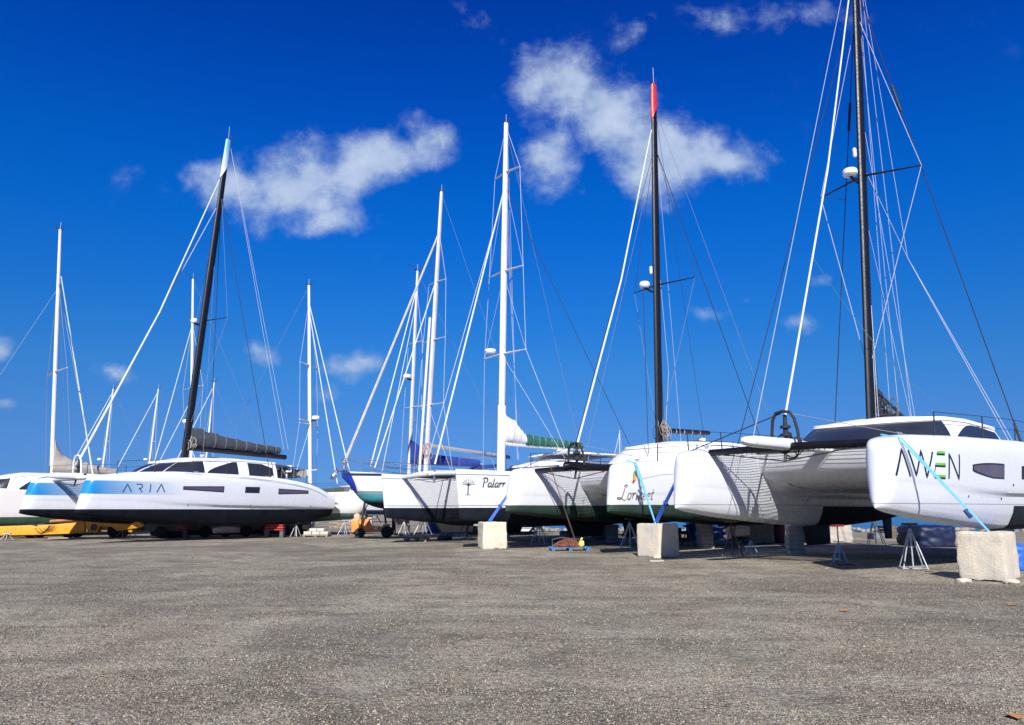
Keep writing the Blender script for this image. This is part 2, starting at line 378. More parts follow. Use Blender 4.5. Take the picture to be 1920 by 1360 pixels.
# ------------------------------------------------------------------ hull surface
class Hull:
    """lofted hull: x aft from the stem, y across (0 on its own centre line), z up"""
    def __init__(s, L, yc, top, bot, hw, prof, rake=.3, nose=.45, chine=0.0, droptop=.3):
        s.L, s.yc, s.top, s.bot, s.hw, s.prof, s.rake, s.nose, s.chine, s.droptop = L, yc, top, bot, hw, prof, rake, nose, chine, droptop
    def zt(s, x):
        k = max(0, 1 - x / s.nose) if s.nose else 0
        return smooth_interp(x, s.top) - s.droptop * k ** 2.5
    def zb(s, x):
        k = max(0, 1 - x / s.nose) if s.nose else 0
        return smooth_interp(x, s.bot) + .06 * k ** 2
    def w(s, x):
        k = min(1, max(x, 0) / s.nose)
        return smooth_interp(x, s.hw) * (1 - (1 - k) ** 2.4) ** .5
    def sh(s, x, fz):
        return s.rake * fz * max(0, 1 - x / 3.5)
    def fy(s, x, fz):
        f = interp(fz, s.prof)
        if s.chine:
            a = min(1, max(0, (x - 3.5) / 4)) * s.chine
            f -= a * min(1, max(0, (.40 - fz) / .035)) * min(1, fz / .1)
        return f
    def pt(s, x, fz, side, off=0):
        zb, zt = s.zb(x), s.zt(x)
        return Vector((x + s.sh(x, fz), s.yc + side * (s.fy(x, fz) * s.w(x) + off), zb + (zt - zb) * fz))
    def out(s, X, Z, side, off=.006):
        """point on the hull side above (X, Z)"""
        x = X
        for _ in range(4):
            zb, zt = s.zb(x), s.zt(x); fz = (Z - zb) / (zt - zb); x = X - s.sh(x, fz)
        return Vector((X, s.yc + side * (s.fy(x, fz) * s.w(x) + off), Z))
    def mesh(s, nx=64):
        fzs = sorted(set([p[0] for p in s.prof] + [.36, .38, .40, .42, .03, .06, .12, .15, .25, .32, .5, .6, .7, .8] if s.chine else [p[0] for p in s.prof] + [.06, .12, .25, .5, .7]))
        xs = [0, .01, .03, .06, .1, .16, .24, .34, .45] + [.45 + (s.L - .45) * (i / nx) for i in range(1, nx + 1)]
        m = MB(); P = []
        for x in xs:
            ring = [s.pt(x, f, -1) for f in fzs] + [s.pt(x, f, 1) for f in reversed(fzs)]
            P.append(ring)
        m.grid(P, closed=True, capends=True); return m
    def ribbon(s, pts, width, side, off=.006, m=None, step=.06):
        """painted stroke following the hull side; pts in (X, Z)"""
        m = m or MB(); q = []
        for (a, b) in zip(pts, pts[1:]):
            n = max(1, int(math.hypot(b[0] - a[0], b[1] - a[1]) / step))
            q += [(a[0] + (b[0] - a[0]) * i / n, a[1] + (b[1] - a[1]) * i / n) for i in range(n)]
        q.append(pts[-1]); L = []; k = len(q)
        for i, p in enumerate(q):
            a = q[max(0, i - 1)]; b = q[min(k - 1, i + 1)]
            dx, dz = b[0] - a[0], b[1] - a[1]; d = math.hypot(dx, dz) or 1
            wd = width(i / (k - 1)) if callable(width) else width
            nx, nz = -dz / d * wd / 2, dx / d * wd / 2
            L.append([s.out(p[0] + nx, p[1] + nz, side, off), s.out(p[0] - nx, p[1] - nz, side, off)])
        m.grid(L); return m
    def area(s, lo, hi, x0, x1, side, off=.008, n=24, m=None):
        m = m or MB(); P = []
        for i in range(n + 1):
            x = x0 + (x1 - x0) * i / n; a, b = lo(i / n), hi(i / n)
            P.append([s.out(x, a + (b - a) * j / 5, side, off) for j in range(6)])
        m.grid(P); return m

PROF_O = [(0, 0), (.02, .22), (.05, .40), (.10, .55), (.18, .68), (.3, .78), (.4, .84), (.44, .88), (.55, .93), (.7, .985), (.82, 1), (.9, .985), (.95, .94), (.98, .85), (.995, .68), (1.0, .4), (1.004, 0)]
PROF_P = [(0, 0), (.03, .16), (.08, .32), (.16, .48), (.3, .64), (.45, .74), (.6, .82), (.8, .92), (.95, .99), (.985, 1.0), (1.0, .97), (1.01, .5), (1.015, 0)]

GLYPH = {
 'P': [[(.12, 0), (.18, .4), (.32, .98)], [(.02, .82), (.15, .97), (.4, 1.02), (.66, .93), (.68, .7), (.5, .52), (.26, .5)], [(.02, .02), (.24, 0)]],
 'a': [[(.5, .42), (.34, .5), (.16, .4), (.06, .16), (.14, .01), (.3, .06), (.44, .25), (.52, .5)], [(.52, .5), (.46, .12), (.52, .0), (.64, .08)]],
 'l': [[(.3, 1.02), (.2, .55), (.1, .12), (.16, 0), (.3, .08)]],
 'r': [[(.02, .42), (.14, .5), (.1, .2), (.06, 0)], [(.1, .2), (.24, .42), (.4, .5), (.44, .42)]],
 'L': [[(.75, .98), (.5, .85), (.34, .4), (.18, .08), (-.1, .02), (-.14, .14), (.05, .14), (.35, 0), (.6, -.04), (.8, .08)], [(.4, .95), (.6, 1.1), (.8, 1.02)]],
 'o': [[(.3, .5), (.12, .4), (.06, .16), (.18, 0), (.36, .1), (.44, .35), (.3, .5), (.5, .46)]],
 'i': [[(.14, .5), (.06, .12), (.12, 0), (.24, .08)], [(.2, .72), (.22, .76)]],
 'k': [[(.32, 1.05), (.2, .55), (.06, 0)], [(.46, .5), (.2, .26), (.36, .04), (.5, .06)]],
 'e': [[(.1, .24), (.34, .3), (.4, .44), (.28, .5), (.12, .38), (.08, .12), (.2, 0), (.42, .12)]],
 't': [[(.3, .85), (.18, .4), (.12, .08), (.2, 0), (.34, .1)], [(.04, .5), (.42, .56)]],
}
ADV = {'P': .74, 'a': .62, 'l': .34, 'r': .46, 'L': .82, 'o': .52, 'i': .3, 'k': .54, 'e': .48, 't': .42}
def smooth_poly(p, n=5):
    if len(p) < 3: return p
    o = []
    for i in range(len(p) - 1):
        p0 = p[max(0, i - 1)]; p1 = p[i]; p2 = p[i + 1]; p3 = p[min(len(p) - 1, i + 2)]
        for k in range(n):
            t = k / n
            o.append(tuple(.5 * ((2 * p1[c]) + (-p0[c] + p2[c]) * t + (2 * p0[c] - 5 * p1[c] + 4 * p2[c] - p3[c]) * t * t + (-p0[c] + 3 * p1[c] - 3 * p2[c] + p3[c]) * t ** 3) for c in (0, 1)))
    o.append(p[-1]); return o
def script_text(h, txt, X, Z, H, W, side, thick, m, parent):
    for ch in txt:
        mb = MB()
        for k, st in enumerate(GLYPH[ch]):
            p = [(X + a * W, Z + b * H) for a, b in smooth_poly(st)]
            h.ribbon(p, lambda t: thick * (.45 + .9 * math.sin(math.pi * min(1, t + .05))), side, .006 + .001 * k, mb, .03)
        mb.build('letter', m, parent)
        X += ADV[ch] * W

# ------------------------------------------------------------------ rig
def build_mast(root, base, top, r, m, tip=None, tipm=None, flat=.6, n=14, taper=.72):
    base = Vector(base); top = Vector(top); L = (top - base).length
    pts = [base.lerp(top, i / 10) for i in range(11)]
    o = MB().tube(pts, [r * (1 if i < 7 else 1 - (1 - taper) * (i - 6) / 4) for i in range(11)], n, flat, up=(0, 1, 0)).build('mast', m, root)
    if tip:
        a = base.lerp(top, 1 - tip / L)
        P = []
        d = (top - base).normalized()
        P = MB().tube([a.lerp(top, i / 6) for i in range(7)], [r * (.92 - .17 * i / 6) * 1.08 for i in range(7)], n, flat, up=(0, 1, 0))
        # the painted tip is cut slantwise
        for i in range(n):
            v = Vector(P.v[i]); P.v[i] = tuple(v + d * ((v.x - a.x) * 2.4))
        P.build('painted_tip', tipm, o)
    return o
def masthead(mast, top, wand=.9):
    t = Vector(top)
    MB().tube([t, t + Vector((0, 0, wand))], .012, 5).build('aerial', WIREW, mast)
    m = MB().box(t + Vector((.0, 0, .03)), (.42, .08, .05)); m.tube([t + Vector((.18, 0, .05)), t + Vector((.2, 0, .4))], .015, 5)
    m.tube([t + Vector((-.18, .0, .05)), t + Vector((-.3, .0, .22)), t + Vector((-.42, .02, .3))], .012, 5)
    m.build('masthead_bracket', BLACKM, mast)
def spreaders(mast, p, half, sweep, m, r=.035, rise=.05):
    for s in (-1, 1):
        MB().tube([p, Vector(p) + Vector((sweep, s * half, rise))], [r * 1.3, r * .7], 6, .5).build('spreader', m, mast)
def radar(mast, p, r=.3):
    p = Vector(p)
    MB().lathe(p, [(0.02, -.1), (r * .75, -.1), (r * .95, -.05), (r, .02), (r * .96, .1), (r * .8, .15), (.02, .18)], 20).build('radar_dome', WHITE, mast)
    MB().tube([p + Vector((0, 0, -.12)), p + Vector((.55, 0, -.2))], .05, 6).build('radar_bracket', BLACKM, mast)
def wire(root, a, b, r, m, name='shroud', sag=0.0):
    r = r * (.72 if m is not WIREK else .85)
    return MB().tube(wob(a, b, sag, 8 if sag else 1), r, 5).build(name, m, root)

# ------------------------------------------------------------------ outremer-like cruising catamaran
def coach(root, z0, zt, xf, xc, xa, W, xf2, W2, side_win, front=(.44, .12), base_m=None, glass=None, zrise=.0, pill=True, aft_wall=True, front_m=None):
    """wrap round coachroof with raked glass; returns the roof part"""
    def plan(s, xf, W, xa):
        if abs(s) <= .5:
            a = s / .5 * math.pi / 2
            return (xc - (xc - xf) * math.cos(a) ** .9, W * math.copysign(abs(math.sin(a)) ** .8, a))
        t = (abs(s) - .5) / .5
        return (xc + (xa - xc) * t, math.copysign(W * (1 - .06 * t), s))
    def S(s, q, off=0):
        bx, by = plan(s, xf, W, xa); tx, ty = plan(s, xf2, W2, xa)
        zb = z0
        ztp = zt(tx)
        b = Vector((bx, by, zb)); t = Vector((tx, ty, ztp))
        bow = math.sin(math.pi * q) * .05
        p = b.lerp(t, q)
        # outward normal in plan
        e = .01; ax, ay = plan(max(-1, s - e), xf, W, xa); cx, cy = plan(min(1, s + e), xf, W, xa)
        n = Vector((-(cy - ay), (cx - ax), 0)); 
        if n.length < 1e-6: n = Vector((-1, 0, 0))
        n.normalize()
        ctr = Vector((8, 0, 0)); 
        if n.dot(Vector((p.x - ctr.x, p.y, 0))) < 0: n = -n
        tilt = (t - b).length
        nn = (n * (ztp - zb) + Vector((0, 0, 1)) * (Vector((tx - bx, ty - by, 0)).length)).normalized()
        return p + nn * (bow + off)
    ss = [-1 + 2 * i / 72 for i in range(73)]
    m = MB(); m.grid([[S(s, q / 6) for q in range(7)] for s in ss])
    body = m.build('cabin_wall', base_m or ROOFW, root, ang=50)
    # roof with rounded eave
    m = MB(); rows = []
    for s in ss:
        e = S(s, 1.0); c = Vector((min(max(e.x, xf2 + 1.2), xa), 0, zt(min(max(e.x, xf2 + 1.2), xa)) + .16))
        row = [S(s, .93, .03), S(s, .97, .055), S(s, 1.0, .06) + Vector((0, 0, .04))]
        for k in range(1, 6):
            t = k / 5; p = e.lerp(c, t); p.z = e.z + .06 + .14 * math.sin(t * math.pi / 2) + (c.z - .16 - e.z) * t
            row.append(p)
        rows.append(row)
    m.grid(rows)
    roof = m.build('roof', ROOFW, root, ang=60)
    def pane(s0, s1, lo, hi, name='window', n=26, pm=None):
        mm = MB(); P = []
        for i in range(n + 1):
            t = i / n; s = s0 + (s1 - s0) * t; a, b = lo(t), hi(t)
            P.append([S(s, a + (b - a) * j / 5, .014) for j in range(6)])
        mm.grid(P); return mm.build(name, pm or glass or GLASS, body)
    fw, gap = front
    if pill:
        for a, b in ((-fw, -fw * .45), (-fw * .43, -.012), (.012, fw * .43), (fw * .45, fw)):
            pane(a, b, lambda t: .16, lambda t: .90, 'window_cover' if front_m else 'window', pm=front_m)
    else:
        for sg in (-1, 1):
            # narrows to its aft corner
            pane(0 if sg > 0 else -fw, fw if sg > 0 else 0, lambda t, g=sg: .14, lambda t, g=sg: .90 - (.0 if True else 0))
    for (s0, s1, kind) in side_win:
        for sg in (-1, 1):
            if kind == 'arch':
                hi = lambda t: .10 + .78 * min(1, (math.sin(min(1, t * 1.6 + .08) * math.pi / 2))) * (1 - .25 * max(0, t - .7))
                lo = lambda t: .10
            elif kind == 'fore':
                hi = lambda t: .20 + .68 * min(1, t * 1.15) ** .6; lo = lambda t: .10
            else:
                hi = lambda t: .88 - .35 * max(0, t - .6) * 1.5; lo = lambda t: .10 + .5 * max(0, t - .75)
            pane(sg * s0, sg * s1, lo, hi)
    return roof, body, S

def trampoline(root, x0, x1, ya, yb, z, sp=.085, m=None, r=.0075):
    mb = MB()
    n = int((yb - ya) / sp)
    for i in range(n + 1):
        y = ya + (yb - ya) * i / n
        mb.tube([(x0, y, z), ((x0 + x1) / 2, y, z - .05), (x1, y, z)], r, 3, cap=False)
    n = int((x1 - x0) / sp)
    for i in range(n + 1):
        x = x0 + (x1 - x0) * i / n; k = 4 * (i / n) * (1 - i / n)
        mb.tube([(x, ya, z), (x, (ya + yb) / 2, z - .05 * k), (x, yb, z)], r, 3, cap=False)
    for a, b in (((x0, ya), (x1, ya)), ((x0, yb), (x1, yb)), ((x0, ya), (x0, yb)), ((x1, ya), (x1, yb))):
        mb.tube([(a[0], a[1], z), (b[0], b[1], z)], .022, 5)
    return mb.build('trampoline', m or BLACKM, root)

def stanchions(root, hull, side, xs, h=.62, m=None, wires=True):
    tops = []
    for x in xs:
        p = hull.pt(x, .97, side); p.y -= side * .05; p.z = hull.zt(x) - .02
        t = p + Vector((0, side * .03, h)); tops.append((p, t))
        MB().tube([p, t], .02, 6).build('stanchion', m or BLACKM, root)
    if wires:
        mb = MB()
        for (a, b), (c, d) in zip(tops, tops[1:]):
            mb.tube([b, d], .009, 4); mb.tube([a.lerp(b, .5), c.lerp(d, .5)], .007, 4)
        mb.build('lifeline', WIREK, root)

def boat_frame(un, uf, Yn, Yf):
    A = at(un, 955, Yn); B = at(uf, 955, Yf); d = (B - A); d.z = 0; w = d.length; d.normalize()
    x = Vector((d.y, -d.x, 0)); c = (A + B) / 2; c.z = 0
    return c, w, math.atan2(x.y, x.x)

HW = [(0, .36), (1, .47), (3, .62), (6, .76), (9, .82), (12, .8), (15.3, .66)]
def outremer(name, label, frame, top, bot, hm, L=15.2, beam_m=BLACK, mast_m=BLACK, tip=None, tipm=None, masttop=(9.4, 24.2), mastbase=(7.05, 4.3),
             roofz=None, z0=3.45, side_win=(), frame_m=BLACKM, net=True, pill=True, frame_h=1.0, group=None, pod=-.85, pod_m=None, cx=(7.4, 12.2), front=.47, cover=None, strand=(.085, .0075), fsr=(.042, .038, .03)):
    c, w, phi = frame
    root = thing(name, label, 'catamaran', c, phi, group)
    hulls = []
    for s in (-1, 1):
        h = Hull(L, s * (w / 2 - .28), top, bot, HW, PROF_O, rake=.34, nose=.5, chine=.12)
        o = h.mesh().build('hull', hm, root, ang=28)
        hulls.append((h, o))
        # keel, rudder
        kb = MB(); zk = h.zb(8) + .1
        P = []
        for k in range(6):
            z = zk - (zk - .34) * k / 5; ln = 1.9 - .25 * k / 5
            P.append([Vector((8.0 + ln * .5 * math.cos(a) + .1 * k / 5, h.yc + .13 * math.sin(a) * (1 if k < 5 else .6), z)) for a in [2 * math.pi * j / 16 for j in range(16)]])
        kb.grid(P, closed=True, capends=True); kb.build('keel', BLACKM, root)
        rb = MB().prism([(L - 2.0, h.zb(L - 2) + .1), (L - 1.3, h.zb(L - 1.3) + .1), (L - 1.4, .42), (L - 1.85, .42)], h.yc - .045, h.yc + .045); rb.build('rudder', BLACKM, root, bevel=.02)
        # stern steps
        st = MB().box((L + .22, h.yc, 1.95), (.5, 1.0, .14)).box((L - .02, h.yc, 2.25), (.3, 1.0, .5)); st.build('stern_step', WHITE, root, bevel=.04)
    yi = w / 2 - .28
    # bridge deck
    zd = z0 - .02
    prof = [(3.55, zd), (3.55, zd - .32), (3.62, zd - .6), (3.8, zd - .82), (4.15, zd - 1.0), (4.8, zd - 1.16), (6, zd - 1.22), (L - 2.4, zd - 1.22), (L - 1.9, zd - .95), (L - 1.8, zd - .35), (L - 3, zd - .02), (8, zd)]
    MB().prism(prof, -yi, yi).build('bridge_deck', WHITE, root, ang=50, bevel=.0)
    # rounded fillets where the bridge deck meets the hulls
    for s in (-1, 1):
        P = []
        for i in range(14):
            x = 3.7 + (L - 6.5) * i / 13; dd = 1.0 * min(1, (x - 3.5) / 1.0)
            zb_ = zd - 1.22 * min(1, .35 + .65 * dd)
            P.append([Vector((x, s * (yi - .45 - .75 * (1 - math.cos(a))), zb_ - .42 * (1 - math.sin(a)) + .02)) for a in [math.pi / 2 * j / 6 for j in range(7)]])
        MB().grid(P).build('fillet', WHITE, root)
    # cross beam, longeron pod, bow frame
    xb, zbm = 1.3, smooth_interp(1.3, top) - .16
    mb = MB().tube([(xb, -yi + .2, zbm), (xb, 0, zbm + .04), (xb, yi - .2, zbm)], [.12, .14, .12], 12, .8); mb.build('cross_beam', beam_m, root)
    P = []
    for i, (x, hw_, hh) in enumerate([(pod, .03, .03), (pod + .07, .11, .08), (pod + .22, .17, .12), (pod + .5, .21, .15), (.8, .22, .16), (1.3, .22, .17), (2.2, .17, .14), (3.6, .15, .14)]):
        P.append([Vector((x, hw_ * math.copysign(abs(math.cos(a)) ** .6, math.cos(a)), zbm + .1 + hh * math.copysign(abs(math.sin(a)) ** .6, math.sin(a)))) for a in [2 * math.pi * j / 20 for j in range(20)]])
    MB().grid(P, closed=True, capends=True).build('longeron', pod_m or WHITE, root)
    arch = [(xb, -.42, zbm + .1), (xb - .02, -.41, zbm + .45), (xb - .05, -.34, zbm + frame_h * .78), (xb - .07, -.22, zbm + frame_h * .96), (xb - .07, 0, zbm + frame_h * 1.0), (xb - .07, .22, zbm + frame_h * .96), (xb - .05, .34, zbm + frame_h * .78), (xb - .02, .41, zbm + .45), (xb, .42, zbm + .1)]
    for sg in (-1, 1):
        lp_ = []
        for k in range(int((yi - 1.0) / .16)):
            y = sg * (.34 + .16 * k); lp_ += [(xb + .13, y, zbm + .05), (xb + .22, y + sg * .04, zbm - .03), (xb + .14, y + sg * .1, zbm - .10)]
        MB().tube(lp_, .013, 4).build('net_lashing', WIREW, root)
    MB().tube(arch, .045, 8).build('bow_frame', frame_m, root)
    if net:
        hi = yi - .42
        for s in (-1, 1):
            a, b = (-hi, -.28) if s < 0 else (.28, hi)
            trampoline(root, xb + .14, 3.52, a, b, zbm + .08, strand[0], r=strand[1])
    # bridle stays under the beam
    wb = MB(); wb.tube([(xb, -yi + .35, zbm), (xb - .1, 0, zbm - .38), (xb, yi - .35, zbm)], .018, 5); wb.tube([(xb - .1, 0, zbm - .38), (xb, 0, zbm)], .045, 6); wb.build('dolphin_striker', WIREK, root)
    # coachroof
    rz = roofz or [(3.5, z0 + .3), (5.8, z0 + .64), (7, z0 + .8), (9, z0 + .88), (12, z0 + .86)]
    roof, wall, S = coach(root, z0, lambda x: smooth_interp(x, rz), 4.0, cx[0], cx[1], 2.35, 5.6, 1.98, side_win, front=(front, .1), pill=pill, front_m=cover)
    # side decks
    for s in (-1, 1):
        MB().box((8.0, s * (yi - .5), z0 - .04), (8.2, .7, .1)).build('side_deck', ROOFW, root, bevel=.02)
    # mast
    mb_, mt = Vector((mastbase[0], 0, mastbase[1])), Vector((masttop[0], 0, masttop[1]))
    mast = build_mast(root, mb_, mt, .22, mast_m, tip, tipm, .55)
    MB().lathe(mb_ + Vector((0, 0, -.1)), [(.4, 0), (.38, .1), (.28, .16), (.24, .2)], 16).build('mast_step', ROOFW, mast)
    masthead(mast, mt)
    hounds = mb_.lerp(mt, .86)
    foot = Vector((xb + .05, 0, zbm + .55))
    fs = MB().tube([foot + Vector((0, 0, .35)), foot.lerp(hounds, .5) + Vector((.10, 0, -.12)), hounds + Vector((-.22, 0, 0))], list(fsr), 8).build('furled_forestay', FURL, root)
    MB().lathe(foot + Vector((-.02, 0, 0)), [(.05, -.55), (.05, -.22), (.15, -.2), (.15, -.14), (.07, -.12), (.07, 0), (.15, .02), (.15, .08), (.06, .12), (.05, .4)], 14).build('furler_drum', BLACKM, fs)
    return dict(root=root, hulls=hulls, mast=mast, mb=mb_, mt=mt, hounds=hounds, roof=roof, w=w, phi=phi, c=c, xb=xb, zbm=zbm, S=S, yi=yi, z0=z0)

def mastp(b, z):
    t = (z - b['mb'].z) / (b['mt'].z - b['mb'].z); return b['mb'].lerp(b['mt'], t)

def lumpy_sail(root, p0, p1, hs, ws, m, name='sail_cover', seed=1, n=26, ties=0, tiem=None, parent=None):
    """rolled or bagged sail lying along the boom from p0 to p1; hs = heights, ws = half widths along it"""
    p0, p1 = Vector(p0), Vector(p1); P = []; rs = random.Random(seed)
    d = (p1 - p0).normalized(); side = Vector((-d.y, d.x, 0)).normalized()
    for i in range(n + 1):
        t = i / n; h = interp(t, hs); w = interp(t, ws); c = p0.lerp(p1, t)
        h *= 1 - .09 * abs(math.sin(t * math.pi * (ties or 6))) ** .5 + .1 * noise.noise(Vector((t * 9, seed, 0)))
        row = []
        for j in range(16):
            a = 2 * math.pi * j / 16
            k = 1 + .12 * noise.noise(Vector((t * 14, math.cos(a) * 1.5 + seed, math.sin(a) * 1.5)))
            row.append(c + side * (w * math.cos(a) * k) + Vector((0, 0, h * (.5 + .5 * math.sin(a) * k))))
        P.append(row)
    o = MB().grid(P, closed=True, capends=True).build(name, m, root, ang=70)
    if ties:
        tb = MB()
        for i in range(1, ties + 1):
            t = i / (ties + .6); h = interp(t, hs) * .97; w = interp(t, ws) * 1.06; c = p0.lerp(p1, t)
            tb.tube([c + side * (w * math.cos(a)) + Vector((0, 0, h * (.5 + .54 * math.sin(a)))) for a in [2 * math.pi * k / 14 for k in range(15)]], .014, 4)
        tb.build('sail_tie', tiem or WIREW, o)
    return o

# ------------------------------------------------------------------ the yard, shore, sea and hills
def ground():
    # one sheet, gently uneven near the camera
    xs = [-400, -200, -120, -80] + [(-60 + 1.0 * i) for i in range(121)] + [80, 120]
    ys = [-30, -15, -5] + [0.5 * i for i in range(0, 60)] + [30 + 1.5 * i for i in range(0, 19)] + [57.5]
    def hz(x, y):
        return .035 * noise.noise(Vector((x * .25, y * .25, 0))) + .012 * noise.noise(Vector((x * 1.1, y * 1.1, 3)))
    m = MB(); m.grid([[(x, y, hz(x, y)) for y in ys] for x in xs])
    o = m.build('ground', GRAVEL, None); tag(o, kind='structure')
    m = MB(); m.grid([[(x, y, -.01) for y in (57.5, 90, 200, 420)] for x in (-700, -200, -60, -9, -6)])
    o2 = m.build('far_ground', GRAVEL, None); tag(o2, kind='structure')
ground()
m = MB(); m.grid([[(x, y, -1.0) for y in (40, 60, 200, 1000, 12000)] for x in (-12000, -1000, -100, 0, 100, 1000, 12000)])
tag(m.build('sea', WATER, None), kind='structure')

# low rubble shore wall
def rock_mesh(c, s, seed, m, sub=2, flat=.75, squarish=0.0):
    b = bmesh.new(); bmesh.ops.create_icosphere(b, subdivisions=sub, radius=1)
    for v in b.verts:
        p = v.co.copy()
        if squarish:
            mx = max(abs(p.x), abs(p.y), abs(p.z)); p = p.lerp(p / mx, squarish)
        k = 1 + .22 * noise.noise(p * 1.6 + Vector((seed, 0, 0)))
        v.co = Vector((p.x * s[0] * k, p.y * s[1] * k, p.z * s[2] * k))
    vs = [v.co + Vector(c) for v in b.verts]; fs = [tuple(v.index for v in f.verts) for f in b.faces]; b.free()
    m.add(vs, fs)
m = MB(); rs = random.Random(3)
for i in range(240):
    x = -4 + i * .33
    rock_mesh((x, 57.0 + rs.uniform(-.4, .4), .1 + rs.uniform(-.1, .12)), (rs.uniform(.2, .45), rs.uniform(.2, .4), rs.uniform(.1, .22)), i, m, 1)
tag(m.build('shore_rocks', mat('pale_rock', (.26, .24, .21), .9, 0, .3, 1.5, bump=.4, bscale=8), None, smooth=False), 'row of pale rubble rocks along the shore behind the boats', kind='stuff')

# hills
def hills():
    P = []
    for i in range(90):
        x = -900 + i * 16
        h0 = 20 + 15 * noise.noise(Vector((x * .006, 1, 0))) + 4 * noise.noise(Vector((x * .03, 2, 0)))
        fall = max(0, min(1, (-60 - x) / 60)) 
        P.append([(x, 560 + j * 14, -1 + h0 * fall * math.sin(math.pi * min(1, j / 10) / 2) * (1 + .12 * noise.noise(Vector((x * .05, j * .5, 0))))) for j in range(12)])
    t = NT('wooded_hill'); a = t.noise(.12, 6, .7)
    t.l(t.mix(t.rng(a, .35, .65), (.035, .075, .035), (.10, .14, .07)), t.b.inputs['Base Color']); t.b.inputs['Roughness'].default_value = 1
    t.bump(a, 1.0, 3.0)
    tag(MB().grid(P).build('hills', t.m, None), kind='structure')
hills()

# ------------------------------------------------------------------ boats
def lp(fr, x, y, z):
    c, w, phi = fr; return Vector((c.x + x * math.cos(phi) - y * math.sin(phi), c.y + x * math.sin(phi) + y * math.cos(phi), z))
def hull_px(fr, h, side, u, v):
    """where a sight line meets the hull's side, as (X, Z) of the boat"""
    c, w, phi = fr; r = ray(u, v); ex = Vector((math.cos(phi), math.sin(phi))); ey = Vector((-math.sin(phi), math.cos(phi)))
    o = Vector((-c.x, -c.y)); r2 = Vector((r.x, r.y)); y = h.yc + side * .6; X = Z = 0
    for _ in range(12):
        t = (y - o.dot(ey)) / r2.dot(ey); X = (o + r2 * t).dot(ex); Z = EYE + r.z * t
        y = h.out(max(.05, min(h.L, X)), Z, side, 0).y
    return X, Z

def cpl(c, phi, u, v):
    """(x, z) on a boat's centre plane seen at a pixel"""
    ex = Vector((math.cos(phi), math.sin(phi))); ey = Vector((-math.sin(phi), math.cos(phi))); r = ray(u, v); r2 = Vector((r.x, r.y)); o = Vector((-c.x, -c.y))
    t = -o.dot(ey) / r2.dot(ey); return ((o + r2 * t).dot(ex), EYE + r.z * t)
BOTO = [(0, 1.58), (1.8, 1.36), (4.3, 1.16), (7, 1.0), (10, .98), (13, 1.15), (15.2, 1.38)]
# ---- the white catamaran at right
frA = boat_frame(1662, 1252, 18.8, 23.9)
hmA = hull_mat('hull_white_grey_bottom', 1.70, (.014, .018, .026), line=[(1.73, 1.745, (.12, .13, .18))], base=(.69, .725, .78), wl_x=7.7)
A = outremer('catamaran', 'big white catamaran at right lettered AWEN in dark blue with green bars, tall black mast', frA,
             [(0, 3.30), (1, 3.47), (3.6, 3.57), (8.4, 3.69), (10.5, 3.66), (12.5, 3.5), (14.2, 3.15), (15.2, 2.7)], BOTO, hmA,
             masttop=(8.76, 25.0), mastbase=(6.55, 4.4), roofz=[(3.5, 3.85), (5.2, 4.22), (7, 4.42), (9, 4.48), (12, 4.38)], side_win=[(.53, .985, 'arch')], pill=False, frame_h=1.05, z0=3.5, strand=(.08, .0095), cx=(6.8, 11.7), front=.515, fsr=(.034, .032, .026))
hP = A['hulls'][0][0]; oP = A['hulls'][0][1]; hS = A['hulls'][1][0]
rA = A['root']
def strokes(fr, h, obj, side, lines, wd, m, name='letter', off=.006, groups=None):
    if groups:
        i = 0
        for k in groups: strokes(fr, h, obj, side, lines[i:i + k], wd, m, name, off); i += k
        return
    mb = MB()
    for ln in lines: h.ribbon([hull_px(fr, h, side, u, v) for u, v in ln], wd, side, off, mb)
    return mb.build(name, m, obj)
strokes(frA, hP, oP, -1, [[(1680, 892), (1689.5, 842), (1707, 894)], [(1702, 844), (1718, 892), (1726, 845), (1738, 895.6), (1748, 847.5)],
        [(1779, 898), (1779, 851), (1798, 899), (1798, 852)]], .072, DKBLUE, groups=(1, 1, 1))
strokes(frA, hP, oP, -1, [[(1756, 851.5), (1771, 852.3)], [(1753, 873.5), (1772.5, 874.5)], [(1752, 895.5), (1772.5, 897)]], .055, DKBLUE, 'letter_bar', .007, groups=(1, 1, 1))
strokes(frA, hP, oP, -1, [[(1754, 874), (1750.5, 894)]], .03, DKBLUE, 'letter_bar', .008)
strokes(frA, hP, oP, -1, [[(1757, 848), (1771.5, 848.7)], [(1754, 870), (1773, 870.8)], [(1753, 892.2), (1773, 893.3)]], .06, GREENL, 'green_bar', .009, groups=(1, 1, 1))
def quad_win(fr, h, obj, side, tl, tr, br, bl, glass=GLASSP, b=.05):
    P = [hull_px(fr, h, side, *p) for p in (tl, tr, br, bl)]
    x0 = (P[0][0] + P[3][0]) / 2; x1 = (P[1][0] + P[2][0]) / 2
    f = h.area(lambda t: P[3][1] + (P[2][1] - P[3][1]) * t, lambda t: P[0][1] + (P[1][1] - P[0][1]) * t, x0, x1, side, .006).build('hull_window', GLASS, obj)
    h.area(lambda t: P[3][1] + (P[2][1] - P[3][1]) * t + b, lambda t: P[0][1] + (P[1][1] - P[0][1]) * t - b, x0 + b, x1 - b, side, .012).build('pane', glass, f)
X0, Z0_ = hull_px(frA, hP, -1, 1823.5, 876); X1, Z1_ = hull_px(frA, hP, -1, 1883, 870)
zt_ = Z1_; 
wf = hP.area(lambda t: zt_ - .26 - .18 * min(1, t * 1.6) ** .7, lambda t: zt_ - .09 * (1 - t) ** 3, X0, X1, -1, .006).build('hull_window', GLASS, oP)
